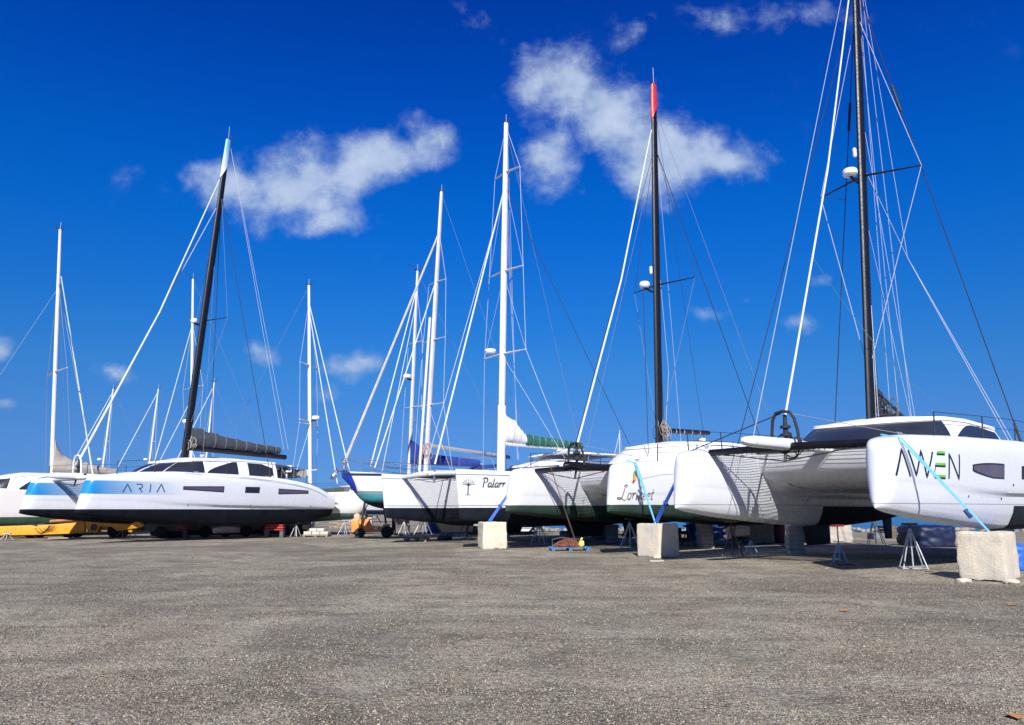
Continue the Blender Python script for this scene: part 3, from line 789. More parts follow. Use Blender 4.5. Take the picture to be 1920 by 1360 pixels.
hP.area(lambda t: zt_ - .22 - .18 * min(1, t * 1.6) ** .7, lambda t: zt_ - .05 - .08 * (1 - t) ** 3, X0 + .06, X1 - .06, -1, .012).build('pane', GLASSP, wf)
quad_win(frA, hP, oP, -1, (1915.5, 874), (1960, 876), (1960, 904), (1915.5, 899), GLASS)
# small square port on the inner face of the far hull
q = [hull_px(frA, hS, -1, u, v) for u, v in ((1453, 886), (1463, 893))]
hS.area(lambda t: q[1][1], lambda t: q[0][1], q[0][0], q[1][0], -1, .01).build('port_light', GLASS, A['hulls'][1][1])
stanchions(rA, hP, -1, [2.6, 5.6, 8.0, 10.4, 12.6], .62)
stanchions(rA, hS, 1, [1.0, 3.2, 5.6, 8.0, 10.4], .62)
ma = A['mast']
spreaders(ma, mastp(A, 13.4), 1.85, .45, BLACK, .055, -.12)
radar(ma, mastp(A, 13.35) + Vector((-.66, .12, 0)), .26)
MB().lathe(mastp(A, 14.0) + Vector((-.5, 0, 0)), [(.05, 0), (.07, .05), (.07, .3), (.02, .36)], 10).build('small_antenna', WHITE, ma)
top = mastp(A, 21.5); mh = mastp(A, 24.2)
ypp = -(A['w'] / 2 - .1); 
chP = Vector((10.0, ypp, 3.75)); chS = Vector((10.0, -ypp, 3.75))
for s, ch in ((-1, chP), (1, chS)):
    wire(rA, top, ch, .021, WIREK)
    mid = top.lerp(ch, .28)
    MB().tube([top.lerp(ch, .25), top.lerp(ch, .31)], .05, 6).build('stay_sleeve', BLACKM, rA)
    sp_ = mastp(A, 13.4) + Vector((.45, s * 1.85, -.12))
    wire(rA, mastp(A, 20.2), sp_, .014, WIREW, 'diamond_stay'); wire(rA, sp_, mastp(A, 6.6) + Vector((0, s * .12, 0)), .014, WIREW, 'diamond_stay')
    k = (top.z - 13.4) / (top.z - ch.z); wire(rA, sp_, top.lerp(ch, k), .012, WIREK, 'spreader_line')
    MB().tube([ch, ch.lerp(top, .035)], .04, 6).build('turnbuckle', BLACKM, rA)
bowtip = Vector((-.3, 0, A['zbm'] + .25))
wire(rA, mastp(A, 23.8), bowtip + Vector((.0, 0, 0)), .012, WIREW, 'halyard')
wire(rA, mastp(A, 21.3), Vector((A['xb'], 1.6, A['zbm'] + .2)), .015, WIREK, 'halyard')
for i, (z, x, y, zz) in enumerate([(24.0, 8.8, -.35, 4.6), (23.9, 9.1, .5, 4.6), (20.8, 8.9, .1, 4.6), (16.0, 8.5, -.6, 4.6)]):
    wire(rA, mastp(A, z) + Vector((.12, 0, 0)), (x, y, zz), .010, WIREW, 'halyard', .0)
kn = Vector((9.4, -.5, 10.6))
wire(rA, mastp(A, 13.9), kn, .013, WIREW, 'topping_line'); wire(rA, mastp(A, 24), kn, .010, WIREW, 'topping_line')
for d in (0, .35): wire(rA, kn, Vector((8.6 + d, ypp - .1, 3.72)), .012, WIREW, 'topping_line')
wire(rA, mastp(A, 12.0) + Vector((.1, .1, 0)), (7.9, .3, 4.6), .011, WIREK, 'halyard'); wire(rA, mastp(A, 12.2), (8.4, -.5, 4.6), .008, WIREW, 'halyard')
fo = Vector((A['xb'] + .05, 0, A['zbm'] + .9))
gl = MB(); gl.tube(wob(fo.lerp(A['hounds'], .30), (12.2, -1.0, 4.7), .9, 14), .009, 4); gl.build('messenger_line', GREENP, rA)
# lines from the bow frame down to the hulls
wire(rA, Vector((A['xb'], .1, A['zbm'] + 1.0)), hS.pt(.5, .99, -1) + Vector((0, .3, 0)), .02, WIREK, 'bow_frame_stay')
wire(rA, Vector((A['xb'], -.1, A['zbm'] + 1.0)), hP.pt(3.0, .99, 1) + Vector((0, -.3, .02)), .013, WIREG, 'bow_frame_stay')
def clutter(parent, c, n, m, r, seed, name='coiled_line', rr=.015):
    rs = random.Random(seed); mb = MB()
    for i in range(n):
        o = Vector(c) + Vector((rs.uniform(-r, r), rs.uniform(-r, r), rs.uniform(-r, r) * 1.4)); a = rs.uniform(.1, .28); b = rs.uniform(.2, .4); q = rs.uniform(0, 3)
        mb.tube([o + Vector((a * math.cos(t) * math.cos(q), a * math.cos(t) * math.sin(q), b * math.sin(t))) for t in [2 * math.pi * k / 10 for k in range(11)]], rr, 4)
    return mb.build(name, m, parent)
bm_ = mastp(A, 5.3)
clutter(ma, bm_ + Vector((.55, -.05, -.2)), 12, BLACKM, .2, 5, rr=.02); clutter(ma, bm_ + Vector((1.0, -.15, -.5)), 7, mat('dark_grey_rope', (.12, .13, .15), .7), .18, 6)
gb = MB(); gb.tube([bm_ + Vector((.25, 0, .3)), bm_ + Vector((1.7, -.25, -.55))], .05, 6); gb.tube([bm_ + Vector((.25, 0, -.45)), bm_ + Vector((2.2, -.2, -.62))], .1, 8); gb.build('gooseneck', BLACKM, ma)
MB().lathe((10.6, -1.7, 4.42), [(.16, 0), (.16, .12), (.1, .16), (.02, .18)], 14).build('deck_fitting', BLACKM, rA)
mb = MB()
for k in range(6): mb.tube([mastp(A, 4.6) + Vector((.05 + .02 * k, -.23 + .09 * k, 0)), mastp(A, 8.5 + k) + Vector((.1, -.1 + .04 * k, 0))], .012, 4)
mb.build('mast_line', WIREG, ma)
clutter(rA, (A['xb'] + .35, .1, A['zbm'] + .1), 7, BLACKM, .2, 9, rr=.02)

# ---- the second catamaran, green bottom
frL = boat_frame(1150, 939, 27.0, 31.4)
GRN = (.028, .054, .043)
hmL = hull_mat('hull_white_green_bottom', 1.755, GRN, bottom2=(.012, .02, .018), base=(.71, .74, .785))
BOTL = [(0, 1.46), (1.8, 1.30), (4.3, 1.1), (7, .95), (10, .95), (13, 1.1), (15.2, 1.35)]
L_ = outremer('catamaran', 'white catamaran lettered Lorikeet with green bottom paint and red tipped black mast', frL,
              [(0, 3.17), (.8, 3.25), (2, 3.34), (5.2, 3.46), (9.4, 3.53), (11.5, 3.48), (13, 3.3), (14.2, 3.0), (15.2, 2.5)], BOTL, hmL, L=15.2,
              masttop=(7.05, 21.55), mastbase=(6.5, 4.1), tip=1.35, tipm=RED, side_win=[(.56, .9, 'arch')], z0=3.3, frame_h=1.0, pod=.6, pod_m=BLACK, cover=SAILW,
              roofz=[(3.5, 3.7), (5.0, 4.1), (7, 4.3), (9, 4.38), (12, 4.3)])
rL = L_['root']; hLP, oLP = L_['hulls'][0]; hLS, oLS = L_['hulls'][1]
X, Z = hull_px(frL, hLP, -1, 1161, 937)
script_text(hLP, 'Lorikeet', X, Z, .46, .42, -1, .036, mat('brown_lettering', (.13, .10, .085), .5), oLP)
def leaf(fr, h, obj, side, c, rx, rz, ang, m, name='emblem', off=.01):
    X, Z = hull_px(fr, h, side, *c); mb = MB(); pts = []
    P = []
    for i in range(9):
        t = -1 + 2 * i / 8; wd = rz * (1 - t * t) ** .5 + .003
        row = []
        for s in (-1, 0, 1):
            a, b = rx * t, wd * s; row.append(h.out(X + a * math.cos(ang) - b * math.sin(ang), Z + a * math.sin(ang) + b * math.cos(ang), side, off))
        P.append(row)
    mb.grid(P); return mb.build(name, m, obj)
leaf(frL, hLP, oLP, -1, (1190, 893), .21, .09, 1.45, mat('green_emblem_paint', (.10, .30, .08), .5))
leaf(frL, hLP, oLP, -1, (1190.5, 894), .15, .06, 1.35, mat('yellow_emblem_paint', (.70, .42, .04), .5), off=.014)
leaf(frL, hLP, oLP, -1, (1191.5, 890), .09, .03, 1.7, mat('blue_emblem_paint', (.03, .08, .3), .5), off=.018)
leaf(frL, hLP, oLP, -1, (1187, 903), .07, .045, 1.0, RED, off=.018)
strokes(frL, hLP, oLP, -1, [[(1200, 899), (1235, 891), (1262, 889)]], .018, mat('grey_line_paint', (.35, .36, .38), .5), 'pinstripe')
stanchions(rL, hLP, -1, [2.2, 4.6, 7.0, 9.4, 11.8], .62)
stanchions(rL, hLS, 1, [1.6, 4.0, 6.4, 8.8], .62)
ml = L_['mast']
spreaders(ml, mastp(L_, 11.55), 1.7, .5, BLACK, .05, .08)
radar(ml, mastp(L_, 11.5) + Vector((-.56, .25, -.02)), .24)
MB().lathe(mastp(L_, 12.0) + Vector((-.4, 0, 0)), [(.05, 0), (.07, .05), (.07, .3), (.02, .36)], 10).build('small_antenna', WHITE, ml)
top = mastp(L_, 18.4); yl = L_['w'] / 2 - .1
for s in (-1, 1):
    ch = Vector((10.6, s * yl, 3.45)); wire(rL, top, ch, .020, WIREK); MB().tube([ch, ch.lerp(top, .035)], .038, 6).build('turnbuckle', BLACKM, rL)
    sp_ = mastp(L_, 11.55) + Vector((.5, s * 1.7, .08)); wire(rL, top, sp_, .012, WIREK, 'diamond_stay'); wire(rL, sp_, mastp(L_, 5.0) + Vector((0, s * .12, 0)), .012, WIREG, 'diamond_stay')
wire(rL, mastp(L_, 20.3) + Vector((.1, 0, 0)), (13.6, -2.0, 3.6), .011, WIREG, 'backstay'); wire(rL, mastp(L_, 20.2) + Vector((.1, 0, 0)), (10.0, .1, 4.9), .011, WIREK, 'topping_lift')
wire(rL, mastp(L_, 20.0), (7.4, -.5, 4.3), .009, WIREW, 'halyard'); wire(rL, mastp(L_, 14.0), (7.1, -.2, 7.6), .011, WIREW, 'halyard'); wire(rL, (7.1, -.2, 7.6), (6.7, -.25, 5.2), .012, WIREW, 'halyard')
wire(rL, mastp(L_, 18.3), Vector((2.9, 1.9, 3.4)), .014, WIREK, 'halyard'); wire(rL, mastp(L_, 17.9), Vector((1.4, -.3, 3.4)), .008, WIREG, 'halyard')
wire(rL, mastp(L_, 11.6) + Vector((-.6, .3, 0)), Vector((4.6, -.9, 3.8)), .016, WIREK, 'halyard')
mb = MB().tube([mastp(L_, 4.98) + Vector((.3, 0, 0)), (10.2, 0, 5.08)], .14, 8, .8); bo = mb.build('boom', BLACK, rL)
for k in range(4): MB().tube([(7.6 + .6 * k, 0, 4.99 + .018 * k), (7.63 + .6 * k, 0, 4.991 + .018 * k)], .147, 8, .8).build('boom_band', WIREW, bo)
clutter(ml, mastp(L_, 5.2) + Vector((.25, -.1, -.2)), 18, mat('tan_rope', (.32, .28, .22), .8), .16, 12, rr=.014)
clutter(ml, mastp(L_, 4.7) + Vector((.3, 0, 0)), 9, BLACKM, .2, 13)
MB().lathe((9.9, .2, 4.45), [(.24, 0), (.24, .1), (.2, .12), (.22, .34), (.2, .38), (.02, .4)], 18).build('roof_vent', WHITE, rL)
wire(rL, Vector((L_['xb'], -.1, L_['zbm'] + .95)), hLP.pt(3.0, .99, 1) + Vector((0, -.3, .02)), .012, WIREG, 'bow_frame_stay')
wire(rL, Vector((L_['xb'], .1, L_['zbm'] + .95)), hLS.pt(.6, .99, -1) + Vector((0, .3, .02)), .016, WIREK, 'bow_frame_stay')
# rusty chain from the bow down to the pallet
CH_TOP = lp(frL, -.1, 0, L_['zbm'] + .02)

# ---- the catamaran with the blue faded bows, at left
frR = boat_frame(145, 31, 36.0, 39.6)
hmR = hull_mat('hull_white_blue_band', 1.60, (.006, .008, .014), band=(2.30, 2.93, .6, 4.9, (.02, .24, .58)), base=(.75, .785, .85))
R_ = outremer('catamaran', 'white catamaran lettered ARIA with blue faded bow bands and leaning black mast', frR,
              [(0, 3.05), (.4, 3.14), (2.1, 3.37), (4.6, 3.49), (7.9, 3.47), (10.6, 3.39), (12.4, 3.2), (13.7, 2.95), (15.1, 2.35)], [(0, 1.36), (1.8, 1.1), (4.3, .86), (7, .72), (10, .7), (13, .8), (15.2, 1.2)], hmR, L=15.1,
              masttop=(8.3, 24.1), mastbase=(7.0, 4.25), tip=2.1, tipm=None, beam_m=WHITE, frame_m=WHITE, side_win=[(.53, .73, 'fore'), (.80, .97, 'aft')], z0=3.32, frame_h=1.15, pod=-.1, cx=(6.7, 11.7), front=.515, fsr=(.055, .048, .035),
              roofz=[(3.5, 3.56), (5.0, 4.0), (6.5, 4.2), (9, 4.33), (12, 4.25)])
rR = R_['root']; hRP, oRP = R_['hulls'][0]; hRS, oRS = R_['hulls'][1]
# the mast tip fades from pale to blue
t = NT('white_to_blue_tip'); s_ = t.n('ShaderNodeSeparateXYZ'); t.l(t.tc.outputs['Object'], s_.inputs[0])
t.l(t.mix(t.rng(s_.outputs[2], 21.8, 23.7), (.62, .68, .72), (.14, .40, .62)), t.b.inputs['Base Color']); t.b.inputs['Roughness'].default_value = .35
tipo = [c for c in R_['mast'].children if c.name.startswith('painted_tip')][0]; tipo.data.materials.clear(); tipo.data.materials.append(t.m)
strokes(frR, hRP, oRP, -1, [[(230.2, 923.6), (239, 907.7), (246.5, 923)], [(256, 908.2), (264.6, 908.2), (267, 910), (267, 913), (264.6, 915.6), (260, 916)], [(262, 916.5), (266.5, 923.4)],
        [(282.8, 907.8), (280.7, 923.6)], [(294, 923.6), (302.5, 907.8), (308.8, 923.6)]], .052, mat('slate_lettering', (.03, .08, .16), .4), groups=(1, 2, 1, 1))
quad_win(frR, hRP, oRP, -1, (343.4, 911.8), (420.3, 912), (420.3, 923.6), (343.4, 918.6))
quad_win(frR, hRP, oRP, -1, (459.7, 913), (486.9, 913.5), (486.9, 925), (459.7, 924.5), GLASS)
quad_win(frR, hRP, oRP, -1, (522, 916.4), (578.4, 920), (578.4, 926.2), (522, 927.2))
# shadow line of the sheer knuckle, painted as a grey sweep on the hull, and tiny builder's lettering bars
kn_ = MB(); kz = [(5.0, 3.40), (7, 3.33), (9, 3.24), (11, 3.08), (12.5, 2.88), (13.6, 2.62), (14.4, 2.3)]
hRP.ribbon(smooth_poly(kz), lambda t: .05 + .06 * math.sin(math.pi * t), -1, .004, kn_); kn_.build('painted_sheer_shadow', mat('sheer_shadow_grey', (.42, .44, .50), .4), oRP)
stanchions(rR, hRP, -1, [1.4, 3.4, 5.4, 7.4], .6); stanchions(rR, hRS, 1, [1.2, 3.4, 5.6], .6)
mr_ = R_['mast']
spreaders(mr_, mastp(R_, 12.4), 1.6, .5, BLACK, .045, .08)
radar(mr_, mastp(R_, 12.35) + Vector((-.4, .3, 0)), .2)
top = mastp(R_, 20.6); yr = R_['w'] / 2 - .1
for s in (-1, 1):
    ch = Vector((10.6, s * yr, 3.4)); wire(rR, top, ch, .022, WIREK); MB().tube([ch, ch.lerp(top, .03)], .05, 6).build('turnbuckle', BLACKM, rR)
    sp_ = mastp(R_, 12.4) + Vector((.5, s * 1.6, .08)); wire(rR, top, sp_, .012, WIREG, 'diamond_stay'); wire(rR, sp_, mastp(R_, 6.0), .012, WIREG, 'diamond_stay')
for k in (0, .35): wire(rR, mastp(R_, 23.7) + Vector((.2, 0, 0)), (13.6 + k, -.2, 5.3), .016, WIREW, 'topping_lift')
wire(rR, mastp(R_, 18.4), (7.9, -.4, 4.5), .012, WIREG, 'halyard')
wire(rR, mastp(R_, 20.0), (R_['xb'] - .1, .3, R_['zbm'] + .4), .028, WIREW, 'second_forestay')
bo = MB().tube([mastp(R_, 5.0) + Vector((.25, 0, 0)), (13.9, 0, 4.82)], [.17, .17], 10, .9).build('boom', BLACK, rR)
lumpy_sail(rR, mastp(R_, 5.08) + Vector((.2, 0, 0)), (13.4, 0, 5.0), [(0, 1.1), (.12, 1.12), (.3, .82), (.6, .62), (1, .42)], [(0, .3), (.15, .34), (1, .24)], SAILG, ties=8, tiem=mat('tan_rope2', (.2, .19, .17), .8))
clutter(mr_, mastp(R_, 5.0) + Vector((.2, -.2, .1)), 8, SAILBG, .2, 21)
# bimini and helm seats
for (x0, x1, z) in ((12.0, 14.0, 4.22),):
    MB().grid([[(x0 + (x1 - x0) * i / 6, -1.9 + 3.8 * j / 8, z + .1 - .1 * (j / 4 - 1) ** 2 - .03 * i) for j in range(9)] for i in range(7)]).build('bimini', ROOFW, rR)
mb = MB()
for x in (12.3, 13.2, 13.9):
    for y in (-1.8, 1.8): mb.tube([(x, y, 3.3), (x, y, 4.2)], .025, 6)
mb.tube([(12.3, -1.8, 4.0), (12.8, -1.8, 3.3)], .02, 5); mb.build('bimini_frame', STEEL, rR)
MB().box((12.9, -1.5, 3.85), (.35, .5, .1)).box((13.05, -1.5, 4.05), (.08, .5, .35)).box((12.9, -1.5, 3.6), (.08, .08, .45)).build('helm_seat', WHITE, rR, bevel=.03)
lumpy_sail(rR, (13.9, -1.8, 3.5), (14.1, 1.8, 3.5), [(0, .5), (.5, .7), (1, .5)], [(0, .3), (1, .3)], SAILBG, 'stern_cover', 4)
mb = MB(); [mb.tube([(14.4, y, 3.1), (14.5, y, 3.95), (15.2, y, 4.05)], .04, 6) for y in (-1.5, 1.5)]; mb.tube([(15.1, -1.6, 4.03), (15.1, 1.6, 4.03)], .03, 6); mb.build('davit', WHITE, rR)

# ---- older catamaran with the tree emblem: plumb stems, dark bottom
def old_cat(name, label, frame, hm, L, ztop, zwl, zbot, mastbase, masttop, mast_r=.17, coachx=(4.4, 6.2, 10.5), cz=.75, cabin_w=2.0, base_rake=-.22, group=None, beam=True, win='aft'):
    c, w, phi = frame; root = thing(name, label, 'catamaran', c, phi, group); hs = []
    hwt = [(0, .12), (1, .34), (3, .58), (6, .74), (9, .78), (L, .66)]
    for s in (-1, 1):
        h = Hull(L, s * (w / 2 - .1), [(0, ztop), (4, ztop - .04), (9, ztop - .08), (L - 2, ztop - .15), (L, ztop - .7)], [(0, zbot + .35), (1.5, zbot + .2), (4, zbot), (9, zbot), (L, zbot + .4)], hwt, PROF_P, rake=-.25, nose=.2, droptop=.03)
        o = h.mesh(48).build('hull', hm, root, ang=28); hs.append((h, o))
        MB().prism([(6.0, zbot + .1), (8.6, zbot + .1), (8.3, .35), (6.4, .35)], h.yc - .1, h.yc + .1).build('keel', BLACKM, root, bevel=.03)
    yi = w / 2 - .1; zd = ztop - .1
    MB().prism([(4.0, zd), (4.05, zd - .5), (4.4, zd - .85), (5.2, zd - 1.0), (L - 1.5, zd - 1.0), (L - 1.2, zd - .5), (L - 1.3, zd)], -yi, yi).build('bridge_deck', WHITE, root, ang=50)
    roof, wall, S = coach(root, zd, lambda x: zd + cz * min(1, .45 + .55 * (x - coachx[0]) / 3.0), coachx[0], coachx[1], coachx[2], cabin_w, coachx[0] + 1.2, cabin_w - .25, [(.52, .72, win), (.75, .95, win)], front=(.45, .1))
    if beam:
        zb = ztop - .12
        MB().tube([(.75, -yi, zb), (.75, 0, zb + .08), (.75, yi, zb)], .09, 10).build('cross_beam', ALU, root)
        mb = MB().tube([(.75, -yi + .2, zb), (.72, 0, zb - .32), (.75, yi - .2, zb)], .02, 6); mb.tube([(.72, 0, zb - .32), (.75, 0, zb + .3)], .06, 6); mb.build('dolphin_striker', STEEL, root)
        MB().tube([(.5, 0, zb + .06), (4.1, 0, zb + .05)], .08, 8).build('longeron', ALU, root)
        for s in (-1, 1): trampoline(root, .85, 3.95, *sorted((s * .2, s * (yi - .4))), zb + .0, sp=.12)
        for s in (-1, 1):
            h = hs[0 if s < 0 else 1][0]
            pp = MB().tube([h.pt(.1, 1, 0) + Vector((.05, 0, 0)), h.pt(.2, 1, 0) + Vector((0, 0, .55)), h.pt(1.8, 1, 0) + Vector((0, 0, .55)), h.pt(2.0, 1, 0)], .018, 6); pp.build('pulpit', STEEL, root)
    b, t = Vector((mastbase[0], 0, mastbase[1])), Vector((masttop[0], 0, masttop[1]))
    mast = build_mast(root, b, t, mast_r, ALU, flat=.65); masthead(mast, t, .5)
    return dict(root=root, hulls=hs, mast=mast, mb=b, mt=t, w=w, phi=phi, c=c, yi=yi, zd=zd)
frP = boat_frame(865, 720, 32.4, 37.1)
hmP = hull_mat('hull_white_navy_bottom', 1.66, (.008, .011, .019), line=[(1.74, 1.765, (.05, .06, .1)), (3.0, 3.03, (.05, .08, .14))], base=(.72, .745, .775))
P_ = old_cat('catamaran', 'white catamaran lettered Palarr with a dark tree emblem, rolled white sail and green boom cover', frP, hmP, 13.2, 3.22, 1.66, .85, (4.6, 3.2), (4.9, 21.7), .19, coachx=(4.9, 7.0, 11.2), cz=.78)
rP = P_['root']; hPP, oPP = P_['hulls'][0]
X, Z = hull_px(frP, hPP, -1, 904, 913.4); script_text(hPP, 'Palarr', X, Z, .37, .355, -1, .046, mat('dark_grey_lettering', (.04, .045, .06), .5), oPP)
tm = MB(); cx_, cz_ = hull_px(frP, hPP, -1, 878, 910)
hPP.ribbon([(cx_, cz_ - .40), (cx_, cz_ + .1)], .05, -1, .007, tm); hPP.ribbon([(cx_ - .13, cz_ - .4), (cx_ + .13, cz_ - .4)], .02, -1, .008, tm)
for k in range(9):
    a = math.pi * (k + .5) / 9
    hPP.ribbon([(cx_, cz_ - .02), (cx_ + .15 * math.cos(a), cz_ + .10 * math.sin(a)), (cx_ + .33 * math.cos(a * 1.02), cz_ + .25 * math.sin(a))], .014, -1, .008, tm)
    for rr in (.25, .37): hPP.ribbon([(cx_ + rr * math.cos(a) - .012, cz_ + rr * .9 * math.sin(a)), (cx_ + rr * math.cos(a) + .014, cz_ + rr * .9 * math.sin(a))], .03, -1, .009, tm)
tm.build('tree_emblem', DKBLUE, oPP)
mp_ = P_['mast']
for z, hf in ((18.9, .95), (13.5, 1.25), (9.2, 1.5)):
    spreaders(mp_, mastp(P_, z), hf * 1.08, .12, WHITE, .075, 0.0)
MB().lathe(mastp(P_, 9.3) + Vector((-.55, .3, 0)), [(.25, -.1), (.3, 0), (.26, .1), (.02, .14)], 16).build('radar_dome', WHITE, mp_)
chs = [Vector((6.2, s * (P_['yi'] + .5), 3.15)) for s in (-1, 1)]
for s, ch in zip((-1, 1), chs):
    pts = [mastp(P_, 21.5), mastp(P_, 18.9) + Vector((.12, s * 1.02, 0)), mastp(P_, 13.5) + Vector((.12, s * 1.35, 0)), mastp(P_, 9.2) + Vector((.12, s * 1.62, 0)), ch]
    MB().tube(pts, .012, 4).build('shroud', WIREW, rP)
    wire(rP, mastp(P_, 18.4), pts[2], .010, WIREW); wire(rP, mastp(P_, 13.3), pts[3], .010, WIREW); wire(rP, mastp(P_, 9.1), ch, .010, WIREG)
wire(rP, mastp(P_, 18.2), (12.8, -2.2, 3.0), .018, WIREK, 'backstay'); wire(rP, mastp(P_, 21.4), (12.8, 2.2, 3.0), .012, WIREG, 'backstay')
MB().tube([(.75, 0, 3.6), mastp(P_, 18.2)], [.045, .035], 8).build('furled_forestay', FURL, rP)
wire(rP, (.3, .1, 3.4), mastp(P_, 18.0), .022, WIREW, 'second_forestay')
for k, z in enumerate((20.8, 18, 16.5)): wire(rP, mastp(P_, z) + Vector((.12, 0, 0)), (5.3 + .3 * k, -.4 + .3 * k, 4.0), .009, WIREW, 'halyard')
wire(rP, mastp(P_, 15), (6.9, 2.4, 3.3), .016, WIREK, 'halyard')
bo = MB().tube([mastp(P_, 4.75) + Vector((.2, 0, 0)), (10.2, 0, 4.75)], .11, 8).build('boom', ALU, rP)
lumpy_sail(rP, mastp(P_, 4.9) + Vector((.1, 0, -.1)), (6.1, 0, 4.75), [(0, 1.6), (.3, 1.35), (.7, .9), (1, .55)], [(0, .28), (.3, .38), (1, .24)], SAILW, 'rolled_sail', 3)
lumpy_sail(rP, (6.1, 0, 4.7), (10.1, 0, 4.7), [(0, .62), (.5, .5), (1, .38)], [(0, .26), (1, .2)], SAILGR, 'sail_cover', 5, ties=9, tiem=GREENP)
MB().tube([mastp(P_, 6.6) + Vector((0, 0, 0)), mastp(P_, 3.3)], .235, 12, .7).build('mast_wrap', SAILW, mp_)
# hard top over the cockpit, with posts
mb = MB(); mb.grid([[(8.2 + 4.0 * i / 8, -2.2 + 4.4 * j / 8, 4.35 + .12 * math.sin(math.pi * j / 8) + .02 * math.sin(i * 2.2)) for j in range(9)] for i in range(9)])
ht = mb.build('hard_top', ROOFW, rP); sol = ht.modifiers.new('s', 'SOLIDIFY'); sol.thickness = .09
mb = MB(); [mb.tube([(x, y, 3.1), (x, y, 4.36)], .03, 6) for x in (8.5, 10.2, 12.0) for y in (-2.1, 2.1)]; mb.build('hard_top_post', STEEL, rP)
MB().lathe((6.9, -1.9, 4.3), [(.25, 0), (.3, .06), (.26, .14), (.02, .18)], 16).build('antenna_dome', WHITE, rP)

# ---- monohulls
def mono(name, label, bow, phi, L, beam, zs, zbot, hm, masts, sheer=.25, oh=1.3, group=None, nx=40, cabin=True, cat='sailboat', pulpit=True, keel=True):
    c = Vector((bow.x, bow.y, 0)); root = thing(name, label, cat, c, phi, group)
    tz = [(0, zs), (L * .35, zs - sheer * .8), (L * .7, zs - sheer), (L, zs - sheer * .6)]
    d = zs - zbot
    bz = [(0, zs - .25), (oh * .35, zs - d * .34), (oh * .7, zs - d * .62), (oh * 1.1, zbot + d * .2), (oh * 1.8, zbot + d * .08), (L * .4, zbot - .05), (L * .65, zbot), (L * .85, zbot + d * .25), (L, zbot + d * .55)]
    bt = [(0, .05), (L * .08, beam * .16), (L * .2, beam * .32), (L * .4, beam * .47), (L * .6, beam * .5), (L * .85, beam * .42), (L, beam * .33)]
    prof = [(0, 0), (.02, .14), (.08, .36), (.18, .58), (.32, .76), (.5, .88), (.7, .95), (.9, 1), (.985, 1.0), (1, .98), (1.004, .5), (1.02, 0)]
    h = Hull(L, 0, tz, bz, bt, prof, rake=0, nose=.0001, droptop=0)
    o = h.mesh(nx).build('hull', hm, root, ang=28)
    if keel:
        MB().prism([(L * .38, zbot + .05), (L * .62, zbot + .05), (L * .6, .32), (L * .45, .32)], -.14, .14).build('keel', BLACKM, root, bevel=.04)
        MB().prism([(L * .86, zbot + d * .25), (L * .93, zbot + d * .4), (L * .92, .6), (L * .87, .6)], -.05, .05).build('rudder', BLACKM, root)
    zd = zs - sheer
    if cabin:
        ct = MB(); x0, x1 = L * .3, L * .68; W = beam * .3
        P = []
        for x, z in ((x0, zd), (x0 + .5, zd + .28), (x0 + 1.2, zd + .42), (x1 - .3, zd + .5), (x1, zd + .05)):
            ww = W * (.75 + .25 * min(1, (x - x0) / 2)); P.append([(x, -ww, zd), (x, -ww * .92, z - .04), (x, -ww * .7, z + .02), (x, 0, z + .06), (x, ww * .7, z + .02), (x, ww * .92, z - .04), (x, ww, zd)])
        co = ct.grid(P).build('cabin', ROOFW, root, ang=50)
        for s in (-1, 1):
            for k in range(3):
                x = x0 + 1.5 + k * .95; MB().box((x, s * (W * .965 + .004), zd + .26), (.6, .03, .14)).build('cabin_window', GLASS, co)
        MB().grid([[(x1 - .4 + .9 * i / 5, -W + 2 * W * j / 6, zd + .5 + .45 * math.sin(math.pi * (.15 + .5 * i / 5))) for j in range(7)] for i in range(6)]).build('spray_hood', SAILB, root)
    if pulpit:
        mb = MB(); a = [h.pt(.15, 1, 0), h.pt(1.6, 1, -1), h.pt(1.6, 1, 1)]
        t0 = a[0] + Vector((-.25, 0, .65)); 
        mb.tube([a[1], a[1] + Vector((-.1, 0, .62)), t0 + Vector((.1, -.18, 0)), t0, t0 + Vector((.1, .18, 0)), a[2] + Vector((-.1, 0, .62)), a[2]], .018, 6)
        mb.tube([a[0] + Vector((.2, -.1, 0)), t0 + Vector((.1, -.18, 0))], .016, 6); mb.tube([a[0] + Vector((.2, .1, 0)), t0 + Vector((.1, .18, 0))], .016, 6)
        mb.build('pulpit', STEEL, root)
        for s in (-1, 1): stanchions(root, h, s, [1.7 + k * (L - 3) / 5 for k in range(6)], .6, STEEL)
    out = []
    for (bx, bzz, tx, tz_, r, m) in masts:
        b, t = Vector((bx, 0, bzz)), Vector((tx, 0, tz_)); mo = build_mast(root, b, t, r, m, flat=.65); masthead(mo, t, .45)
        out.append(dict(root=root, mast=mo, mb=b, mt=t))
    return root, h, o, out, zd
def std_rig(root, mm, L, beam, zd, levels, fsx, fst, fm=FURLG, fr=.055, back=True, wr=.012, hounds=None):
    for z, hf in levels: spreaders(mm['mast'], mastp(mm, z), hf, .06, ALU, .06, .0)
    for s in (-1, 1):
        ch = Vector((mm['mb'].x + .5, s * beam * .46, zd)); pts = [mastp(mm, fst)] + [mastp(mm, z) + Vector((.06, s * hf, .0)) for z, hf in levels] + [ch]
        MB().tube(pts, wr, 4).build('shroud', WIREW, root); wire(root, mastp(mm, levels[-1][0] - .2), ch, wr, WIREG)
    MB().tube([(fsx, 0, zd + .7), mastp(mm, fst)], [fr, fr * .7], 8).build('furled_forestay', fm, root)
    if back: wire(root, mastp(mm, mm['mt'].z - .1), (L - .1, 0, zd + .1), wr, WIREG, 'backstay')

